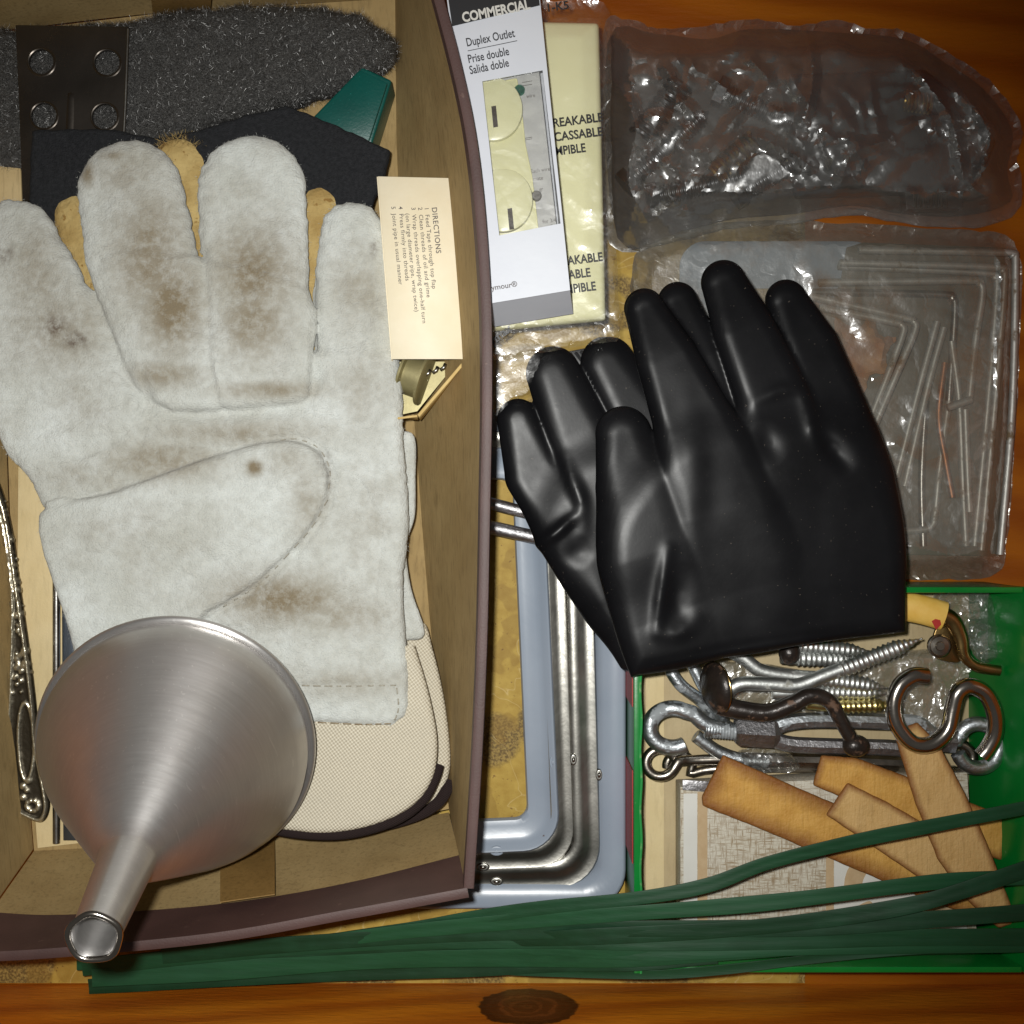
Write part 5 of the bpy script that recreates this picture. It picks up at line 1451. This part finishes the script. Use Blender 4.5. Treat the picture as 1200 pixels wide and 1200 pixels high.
# patterned carton at the bottom of the green box
wc = thing('patterned_carton', 'flat carton with woven print and white label inside the green box', 'carton', P(960, 1000, .003))
ZW = .0175
slab('carton_body', [(797, 922), (1134, 905), (1146, 1110), (797, 1110)], .003, ZW, M['woven'], wc, .0006)
slab('white_band', [(801, 930), (817, 930), (817, 1106), (801, 1106)], ZW + .00004, ZW + .00016, M['white_label'], wc, 0)
slab('tan_band', [(817.5, 928), (829, 928), (829, 1106), (817.5, 1106)], ZW + .00004, ZW + .00014, M['tan_print'], wc, 0)
slab('tan_band', [(968, 1000), (977, 1000), (977, 1106), (968, 1106)], ZW + .00004, ZW + .00014, M['tan_print'], wc, 0)
slab('white_label', [(977.5, 1004), (1128, 1000), (1134, 1106), (977.5, 1106)], ZW + .00004, ZW + .00018, M['white_label'], wc, 0)
slab('tan_motif', cr([(990, 1042), (993, 1020), (1004, 1010), (1018, 1016), (1012, 1030), (1006, 1046)], 4, True), ZW + .0002, ZW + .0003, M['tan_print'], wc, 0)
slab('tan_motif', cr([(996, 1070), (1005, 1062), (1018, 1056), (1022, 1060), (1010, 1068), (1000, 1075)], 4, True), ZW + .0002, ZW + .0003, M['tan_print'], wc, 0)
slab('tan_motif', [(1090, 1052), (1130, 1046), (1132, 1066), (1080, 1072)], ZW + .0002, ZW + .0003, M['tan_print'], wc, 0)
slab('grey_tab', [(800, 914), (832, 916), (826, 928), (800, 926)], ZW + .0002, ZW + .0008, M['cast_grey'], wc, .0002)

# tan offcuts
def offcut(poly, z0, zc, T, mat, label, slope=(0, 0), seed=1, cat='offcut', heavy=18):
    xs = [p[0] for p in poly]; ys = [p[1] for p in poly]; cx, cy = np.mean(xs), np.mean(ys)
    def f(X, Y, Z):
        d = poly_d(X, Y, poly) + (vnoise(X, Y, 10, seed, 2) - .5) * .9
        return pillow(d, Z, zc + (X - cx) * slope[0] + (Y - cy) * slope[1], 2.2, T) + (vnoise(X, Y, 14, seed + 3, 2) - .5) * .8
    k = max(abs(slope[0]) * (max(xs) - min(xs)), abs(slope[1]) * (max(ys) - min(ys)))
    def at(v):
        d = poly_d(v[:, 0], v[:, 1], poly); return {'scorch': np.clip(1 + d / heavy, 0, 1)}
    o, *_ = sdf_obj('hide_offcut', f, (min(xs) - 8, max(xs) + 8, min(ys) - 8, max(ys) + 8, zc - T - 6 - k, zc + T + 6 + k), (2.4, 2.4, 1.5), z0 + zc * U * .95, z0, mat, None, at)
    tag(o, label, cat, 'tan offcuts'); return o
offcut([(847, 884), (822, 934), (823, 944), (900, 975), (1010, 1022), (1080, 1052), (1150, 1078), (1172, 1060), (1120, 1010), (1040, 966), (960, 934)], .0185, 9, 4, M['shim'], 'long dark-edged tan offcut lowest over the woven carton', (0, 0), 2, heavy=26)
offcut([(962, 885), (1000, 887), (1058, 908), (1130, 938), (1188, 960), (1186, 985), (1172, 1008), (1080, 970), (1000, 940), (952, 920)], .0210, 9, 3.6, M['shim'], 'broad tan offcut reaching to the green box wall', (0, 0), 5, heavy=12)
offcut([(993, 917), (968, 955), (1040, 1004), (1100, 1044), (1126, 1040), (1118, 1005), (1085, 966), (1040, 940)], .0232, 9, 3.2, M['shim_pale'], 'short pale tan offcut with square end on top of the long one', (0, 0), 7, heavy=9)
offcut([(1047, 858), (1075, 846), (1100, 872), (1130, 928), (1160, 996), (1192, 1080), (1170, 1088), (1130, 1052), (1098, 1006), (1072, 940)], .0275, 9, 3.2, M['shim_pale'], 'narrow pale tan offcut running under the big hook', (0, 0), 9, heavy=10)

# turnbuckle of galvanised iron
def loop_pts(cx, cy, rx, ry, a0, a1, z0, z1, n=26):
    return [P(cx + rx * math.cos(math.radians(a0 + (a1 - a0) * k / n)), cy + ry * math.sin(math.radians(a0 + (a1 - a0) * k / n)), z0 + (z1 - z0) * k / n) for k in range(n + 1)]
k1 = sc_at(.02)
tk = thing('turnbuckle', 'large galvanised turnbuckle with hooked eye ends lying across the green box', 'turnbuckle', P(960, 860, .012))
zt = .0215
pts = loop_pts(788, 853, 27, 23, 58, 300, zt, zt) + cr([P(812, 836, zt), P(830, 850, zt), P(862, 857, zt), P(890, 858, zt)], 5)
tube('eye_end', pts, 9.5 * k1, M['galv'], tk, 14)
V, F = screw_geo(P(826, 854, zt), P(866, 857, zt), 10.0 * k1, 3.4 * k1, tip=.001, depth=.07, n=14); mk('thread', V, F, M['galv'], tk, True)
tube('body_sleeve', [P(861, 857, zt), P(866, 857, zt), P(905, 859, zt), P(912, 859, zt)], [15 * k1, 18.5 * k1, 18.5 * k1, 14 * k1], M['cast_grey'], tk, 6, sharp=25)
for ya, yb in ((848, 844), (871, 874)):
    tube('body_bar', cr([P(895, 860, zt), P(920, ya, zt), P(960, yb, zt), P(1040, yb + 2, zt), P(1075, yb + 4, zt), P(1096, 864, zt)], 4), 9.5 * k1, M['cast_grey'] if ya > 850 else M['galv'], tk, 8, flat=1.05, sharp=30)
tube('body_sleeve', [P(1092, 866, zt), P(1118, 868, zt)], 15 * k1, M['cast_grey'], tk, 6, sharp=25)
tube('eye_end', [P(1112, 868, zt)] + loop_pts(1146, 874, 25, 26, 195, 520, zt, zt + .003), 8.6 * k1, M['galv'], tk, 14)
tk2 = thing('turnbuckle', 'slender dull nickel turnbuckle with twisted eyes beside the patterned carton', 'turnbuckle', P(900, 900, .008))
z2 = .0125
tube('eye_end', loop_pts(774, 894, 17, 16, -20, -330, z2, z2 + .002) + cr([P(795, 892, z2 + .002), P(810, 891, z2), P(850, 890, z2), P(930, 893, z2)], 5), 6.2 * k1, M['dark_nickel'], tk2, 12)
tube('eye_end', loop_pts(796, 897, 15, 13, 170, 400, z2 - .003, z2 - .003, 18) + cr([P(812, 906, z2 - .003), P(830, 902, z2 - .003), P(870, 900, z2 - .002), P(1000, 900, z2 - .002)], 5), 5.6 * k1, M['dark_nickel'], tk2, 12)
tube('body_bar', [P(850, 890, z2), P(990, 893, z2), P(1075, 897, z2)], 9 * k1, M['dark_nickel'], tk2, 8, sharp=30)
tube('eye_end', [P(1070, 897, z2 + .001)] + loop_pts(1118, 888, 22, 17, 190, 520, z2 + .001, z2 + .002), 6.4 * k1, M['dark_nickel'], tk2, 12)

# screw eyes and hooks in zinc
def screw_eye(label, path, r, z, thread, mat, group='zinc screws and eyes', name='screw_eye', cat='screw eye', pitch=6.2):
    t = thing(name, label, cat, P(path[0][0], path[0][1], z - .004), group)
    tube('shank', cr([P(x, y, z + (q[0] if q else 0)) for x, y, *q in path], 7), r * sc_at(z), M[mat], t, 12)
    (ax_, ay_, az_), (bx_, by_, bz_) = thread
    V, F = screw_geo(P(ax_, ay_, az_), P(bx_, by_, bz_), r * 1.12 * sc_at(z), pitch * sc_at(z), tip=.30, depth=.11, n=12)
    mk('thread', V, F, M[mat], t, True); return t
screw_eye('long zinc hook screw on top of the others, point by the brass latch', [(852, 812), (858, 806), (872, 801), (905, 802), (935, 803), (965, 792), (992, 782)], 8.5, .0315, ((985, 785, .0315), (1081, 748, .0325)), 'zinc')
screw_eye('zinc screw eye whose bent shank leaves the black hook rosette', [(850, 760), (872, 772), (892, 786), (925, 792), (970, 795)], 8.0, .0255, ((960, 795, .0255), (1040, 806, .025)), 'zinc')
screw_eye('zinc screw half hidden under the black glove cuff', [(900, 752), (925, 756), (945, 758)], 7.5, .0265, ((936, 757, .0265), (1022, 764, .026)), 'zinc')
screw_eye('zinc screw just below the half hidden one, beside the dark ball', [(915, 770), (930, 771), (945, 771)], 8, .0235, ((934, 771, .0235), (1010, 774, .024)), 'zinc')
screw_eye('zinc screw pointing at the big hook above the turnbuckle', [(905, 812), (930, 812), (965, 811)], 7.5, .0225, ((955, 811, .0225), (1042, 812, .023)), 'zinc')
screw_eye('yellow zinc screw just above the turnbuckle body', [(945, 824), (965, 826), (990, 828)], 7.5, .0235, ((980, 828, .0235), (1048, 826, .0235)), 'yellow_zinc')
pts = [P(x, y, z) for x, y, z in ((842, 845, .013), (822, 822, .016), (797, 802, .018), (785, 782, .018), (790, 768, .018), (806, 772, .018), (822, 800, .018), (838, 826, .017), (850, 850, .014))]
ee = tube('screw_eye', cr(pts, 7), 7.5 * k1, M['galv'], n=12); tag(ee, 'galvanised long eye loop between green box wall and black hook', 'screw eye')
pts = [P(x, y, z) for x, y, z in ((815, 862, .014), (840, 880, .0135), (868, 890, .0135), (900, 893, .0135))]
ee = tube('bent_bolt', cr(pts, 6), 8 * k1, M['galv'], n=12); tag(ee, 'galvanised bent bolt passing under the turnbuckle eye', 'bolt')

# black iron coat hook
bh = thing('coat_hook', 'chipped black iron coat hook with round rosette and ball tip', 'hook', P(900, 830, .02), 'black iron hooks')
g = lathe_geo([(.0001, .0035), (.0045, .0034), (.0080, .0022), (.0098, .0006), (.0100, -.0006), (.0094, -.0012), (.0001, -.0012)], 36)
Mx = Matrix.Translation(P(838, 806, .0330)) @ Matrix.Rotation(math.radians(-68), 4, 'Y') @ Matrix.Rotation(math.radians(6), 4, 'X')
V, F = xf(g, Mx); mk('rosette', V, F, M['black_iron'], bh, True, sharp=50)
V, F = xf(lathe_geo([(.0097 + .0005 * math.cos(a), -.0010 + .0005 * math.sin(a)) for a in [2 * PI * k / 8 for k in range(9)]], 36), Mx); mk('rosette_ring', V, F, M['bronze_brass'], bh, True)
hk = cr([P(842, 826, .033), P(868, 832, .034), P(900, 835, .035), (P(928, 825, .036)), P(950, 815, .0365), P(972, 822, .0365), P(986, 846, .036), P(998, 868, .0355)], 6)
tube('arm', hk, [11.5 * k1 - 4.0 * k1 * i / (len(hk) - 1) for i in range(len(hk))], M['black_iron'], bh, 14)
def ball(name, c, r, mat, par, sq=(1, 1, 1)):
    g = lathe_geo([(r * math.sin(PI * k / 14) + 1e-6, -r * math.cos(PI * k / 14)) for k in range(15)], 24)
    V = [(c.x + x * sq[0], c.y + y * sq[1], c.z + z * sq[2]) for x, y, z in g[0]]; return mk(name, V, g[1], mat, par, True)
ball('ball_tip', P(1003, 874, .0355), 13.5 * k1, M['black_iron'], bh, (1.15, .95, .8))
b2 = thing('coat_hook', 'black iron hook tip peeping from under the black glove cuff', 'hook', P(925, 765, .02), 'black iron hooks')
ball('ball_tip', P(925, 765, .0305), 12.5 * k1, M['black_iron'], b2, (1, 1.1, .9))
tube('arm', [P(925, 762, .0300), P(918, 745, .0300), P(912, 722, .0295)], 7 * k1, M['black_iron'], b2, 10)

# big nickel S hook
sh = cr([P(1086, 792, .0365), P(1070, 792, .0372), P(1054, 804, .0375), P(1047, 826, .0375), P(1052, 851, .0375), P(1070, 871, .0375), P(1092, 872, .0375), P(1110, 856, .0375), P(1116, 832, .0375), P(1122, 812, .038), P(1136, 804, .038), P(1154, 812, .0375), P(1165, 834, .0365), P(1166, 858, .035), P(1158, 876, .034), P(1150, 886, .0335)], 6)
o = tube('s_hook', sh, 9.8 * sc_at(.037), M['nickel'], n=18); tag(o, 'thick bright nickel hook bent in an S over the tan offcut', 'hook')

# brass latch with yellow paper
bl = thing('brass_latch', 'antique brass latch wrapped in yellow paper tape', 'latch', P(1110, 750, .02))
tube('paper_sleeve', cr([P(1040, 708, .026), P(1068, 712, .027), P(1086, 716, .0275), P(1106, 722, .0275)], 5), [17 * k1] * 16, M['yellow_tape'], bl, 14, flat=.55)
slab('red_mark', [(1092, 728), (1101, 722), (1103, 732), (1097, 738)], .0302, .0304, M['red'], bl, 0)
tube('arm', cr([P(1100, 720, .0265), P(1116, 728, .0265), P(1126, 748, .0265), P(1130, 768, .0265), P(1142, 780, .0265), P(1158, 784, .0265), P(1172, 786, .0265)], 5), [12 * k1 - 6.0 * k1 * min(1, i / 18) for i in range(31)], M['bronze_brass'], bl, 12, flat=.7)
slab('arm_plate', cr([(1098, 735), (1112, 722), (1124, 740), (1128, 772), (1112, 776), (1092, 765)], 4, True), .0225, .0245, M['bronze_brass'], bl, .0005)
g = lathe_geo([(.0001, .0012), (.0016, .0012), (.0019, .0006), (.0036, .0004), (.0040, .0008), (.0046, .0004), (.0046, -.0012)], 28)
V, F = xf(g, Matrix.Translation(P(1101, 757, .0252))); mk('pivot', V, F, M['dark_nickel'], bl, True, sharp=40)
ball('rivet', P(1104, 732, .0262), 4 * k1, M['yellow_zinc'], bl)

# crinkled film pieces in the green box
film('plastic_bag', [(1095, 700), (1130, 690), (1160, 694), (1172, 730), (1176, 768), (1150, 776), (1128, 745)], lambda x, y: .0245, .0160, 22, .0034, M['bag_small'], 'crinkled clear bag behind the brass latch in the green box', 'bag', None, 21, .001, True, 0, edge_w=14, spc=3.0, wr=(3, 11), lr=(20, 80))
film('plastic_bag', [(1030, 772), (1080, 760), (1130, 772), (1136, 792), (1120, 815), (1112, 850), (1096, 868), (1070, 862), (1050, 835), (1010, 820), (990, 800)], lambda x, y: .0215, .0140, 30, .0032, M['bag_small'], 'crinkled clear bag under the S shaped hook', 'bag', None, 22, .001, True, 0, edge_w=14, spc=3.0, wr=(3, 11), lr=(20, 80))
film('plastic_bag', [(840, 780), (880, 776), (960, 790), (1020, 812), (1040, 835), (960, 838), (880, 830), (845, 815)], lambda x, y: .0185, .0120, 26, .0028, M['bag_small'], 'crinkled clear bag under the zinc screws', 'bag', None, 23, .001, True, 0, edge_w=14, spc=3.0, wr=(3, 11), lr=(20, 80))
film('plastic_bag', [(866, 880), (905, 878), (935, 888), (930, 904), (880, 902)], lambda x, y: .0190, .0130, 8, .002, M['bag_small'], 'scrap of crinkled clear bag between turnbuckle and dark-edged tan offcut', 'bag', None, 24, .001, True, 0, edge_w=14, spc=3.0, wr=(3, 11), lr=(20, 80))

# ------------------------------------------------------------------ dark green garden ties along the drawer front
ties = [([(400, 1100, .0270), (480, 1088, .0305), (548, 1076, .034), (640, 1063, .038), (750, 1052, .043), (830, 1037, .045), (900, 1011, .047), (1000, 986, .050), (1100, 966, .052), (1215, 944, .053)], 17, 'uppermost dark green tie, lifting away over the tan offcuts'),
        ([(250, 1114, .0228), (360, 1105, .0268), (470, 1092, .031), (600, 1080, .036), (740, 1070, .0425), (850, 1062, .045), (940, 1053, .046), (1080, 1035, .048), (1150, 1030, .049), (1215, 1028, .049)], 19, 'dark green tie second from the tan offcuts'),
        ([(300, 1114, .0225), (450, 1107, .0265), (600, 1101, .0335), (700, 1097, .0400), (840, 1090, .0435), (960, 1078, .0455), (1060, 1062, .050), (1120, 1046, .0515), (1215, 1014, .0525)], 20, 'dark green tie crossing up over its neighbours beside the tan offcuts'),
        ([(190, 1120, .0205), (330, 1107, .027), (500, 1096, .031), (640, 1090, .0365), (760, 1088, .0420), (930, 1087, .0435), (1080, 1078, .0455), (1215, 1068, .046)], 21, 'dark green tie bridging the woven carton edge'),
        ([(96, 1134, .016), (250, 1118, .022), (450, 1103, .027), (620, 1101, .034), (760, 1104, .0405), (930, 1101, .0425), (1080, 1098, .0435), (1215, 1098, .044)], 22, 'long dark green tie starting beneath the box rim by the funnel spout'),
        ([(90, 1128, .012), (180, 1128, .017), (300, 1118, .021), (480, 1106, .0255), (620, 1110, .032), (760, 1116, .0395), (900, 1111, .0415), (1080, 1108, .0420), (1215, 1106, .042)], 20, 'long dark green tie with ragged end by the ochre liner'),
        ([(108, 1146, .017), (250, 1138, .020), (420, 1126, .0245), (600, 1122, .031), (740, 1122, .0385), (870, 1113, .0408), (960, 1104, .0412)], 24, 'broad dark green tie with its cut end over the drawer front'),
        ([(104, 1156, .012), (220, 1150, .014), (400, 1141, .0185), (560, 1135, .025), (660, 1130, .030), (740, 1128, .037), (840, 1120, .0398)], 20, 'dark green tie lowest at its cut end against the wooden drawer front'),
        ([(540, 1134, .0225), (640, 1139, .028), (760, 1142, .0345), (850, 1136, .037), (950, 1124, .0385), (1080, 1112, .0395), (1215, 1110, .040)], 12, 'thin dark green tie edge-on along the wooden drawer front')]
for ti, (pts, w, lb) in enumerate(ties):
    q = cr([P(x, y, z + .0045 * min(1, max(0, (x - 560) / 150))) for x, y, z in pts], 8)
    r = np.random.default_rng(int(w * 7 + pts[0][0])); ph = r.random() * 6
    tw = [0.10 * math.sin(ph + i * .11) + .04 * math.sin(ph * 2 + i * .23) for i in range(len(q))]
    ws = [w * .93 * sc_at(.04) * (1 + .05 * math.sin(ph + i * .33)) for i in range(len(q))]
    o = ribbon('garden_tie', q, ws, .0008, M[('strap', 'strap_b', 'strap_c')[(ti * 5 + ti // 3) % 3]], None, .55, tw); tag(o, lb, 'tie', 'dark green garden ties')

# ------------------------------------------------------------------ pieces that belong to a part hang under it (thing > part > piece)
def centre(o):
    b = np.array(o.bound_box); return b.mean(0)
def stem(n):
    return n.split('.')[0]
UNDER = {('duplex_outlet', 'slot'): 'receptacle_face', ('duplex_outlet', 'ground_screw'): 'strap_body', ('duplex_outlet', 'terminal_screw'): 'strap_body', ('coat_hook', 'rosette_ring'): 'rosette', ('coat_hook', 'ball_tip'): 'arm',
         ('funnel', 'spout_lip'): 'cone', ('funnel', 'rolled_rim'): 'cone', ('outlet_carton', 'header_band'): 'front_panel', ('outlet_carton', 'title_print'): 'front_panel', ('outlet_carton', 'rule_line'): 'front_panel',
         ('outlet_carton', 'header_print'): 'front_panel', ('outlet_carton', 'maker_print'): 'front_panel', ('outlet_carton', 'window_pane'): 'front_panel', ('outlet_carton', 'insert_print'): 'insert_card', ('outlet_carton', 'insert_rule'): 'insert_card',
         ('work_glove', 'stitching'): 'suede_body', ('work_glove', 'thumb_seam'): 'suede_body', ('work_glove', 'finger_seam'): 'suede_body', ('work_glove', 'suede_nap'): 'suede_body', ('work_glove', 'binding'): 'canvas_cuff', ('work_glove', 'frayed_tip'): 'hide_body',
         ('brass_latch', 'red_mark'): 'paper_sleeve', ('brass_latch', 'pivot'): 'arm_plate', ('brass_latch', 'rivet'): 'arm_plate', ('metal_tray', 'stud'): 'frame_body', ('mending_plate', 'hole_rim'): 'plate', ('mending_plate', 'rib'): 'plate', ('mending_plate', 'edge_lip'): 'plate',
         ('tape_carton', 'printed_line'): 'top_panel', ('wall_plate', 'wrap_print'): 'wrap', ('patterned_carton', 'tan_motif'): 'white_label', ('screw_eye', 'thread'): 'shank', ('turnbuckle', 'thread'): 'eye_end', ('tape_spool', 'cutter_teeth'): 'spool_body',
         ('ribbed_plug', 'rib'): 'plug_body', ('dark_block', 'rib'): 'comb', ('cardboard_box', 'paper_tape'): 'wall', ('cardboard_box', 'paper_wrap'): 'wall', ('green_box', 'red_panel'): 'wall', ('green_box', 'worn_edge'): 'wall', ('green_box', 'floor_strip'): 'bottom', ('steel_wool_pad', 'fibres'): 'pad'}
for root in [o for o in SC.objects if o.parent is None]:
    kids = list(root.children)
    for k in kids:
        tgt_ = UNDER.get((stem(root.name), stem(k.name)))
        if not tgt_: continue
        c = [p for p in kids if stem(p.name) == tgt_]
        if c:
            c.sort(key=lambda p: np.linalg.norm(centre(p) - centre(k)))
            k.parent = c[0]
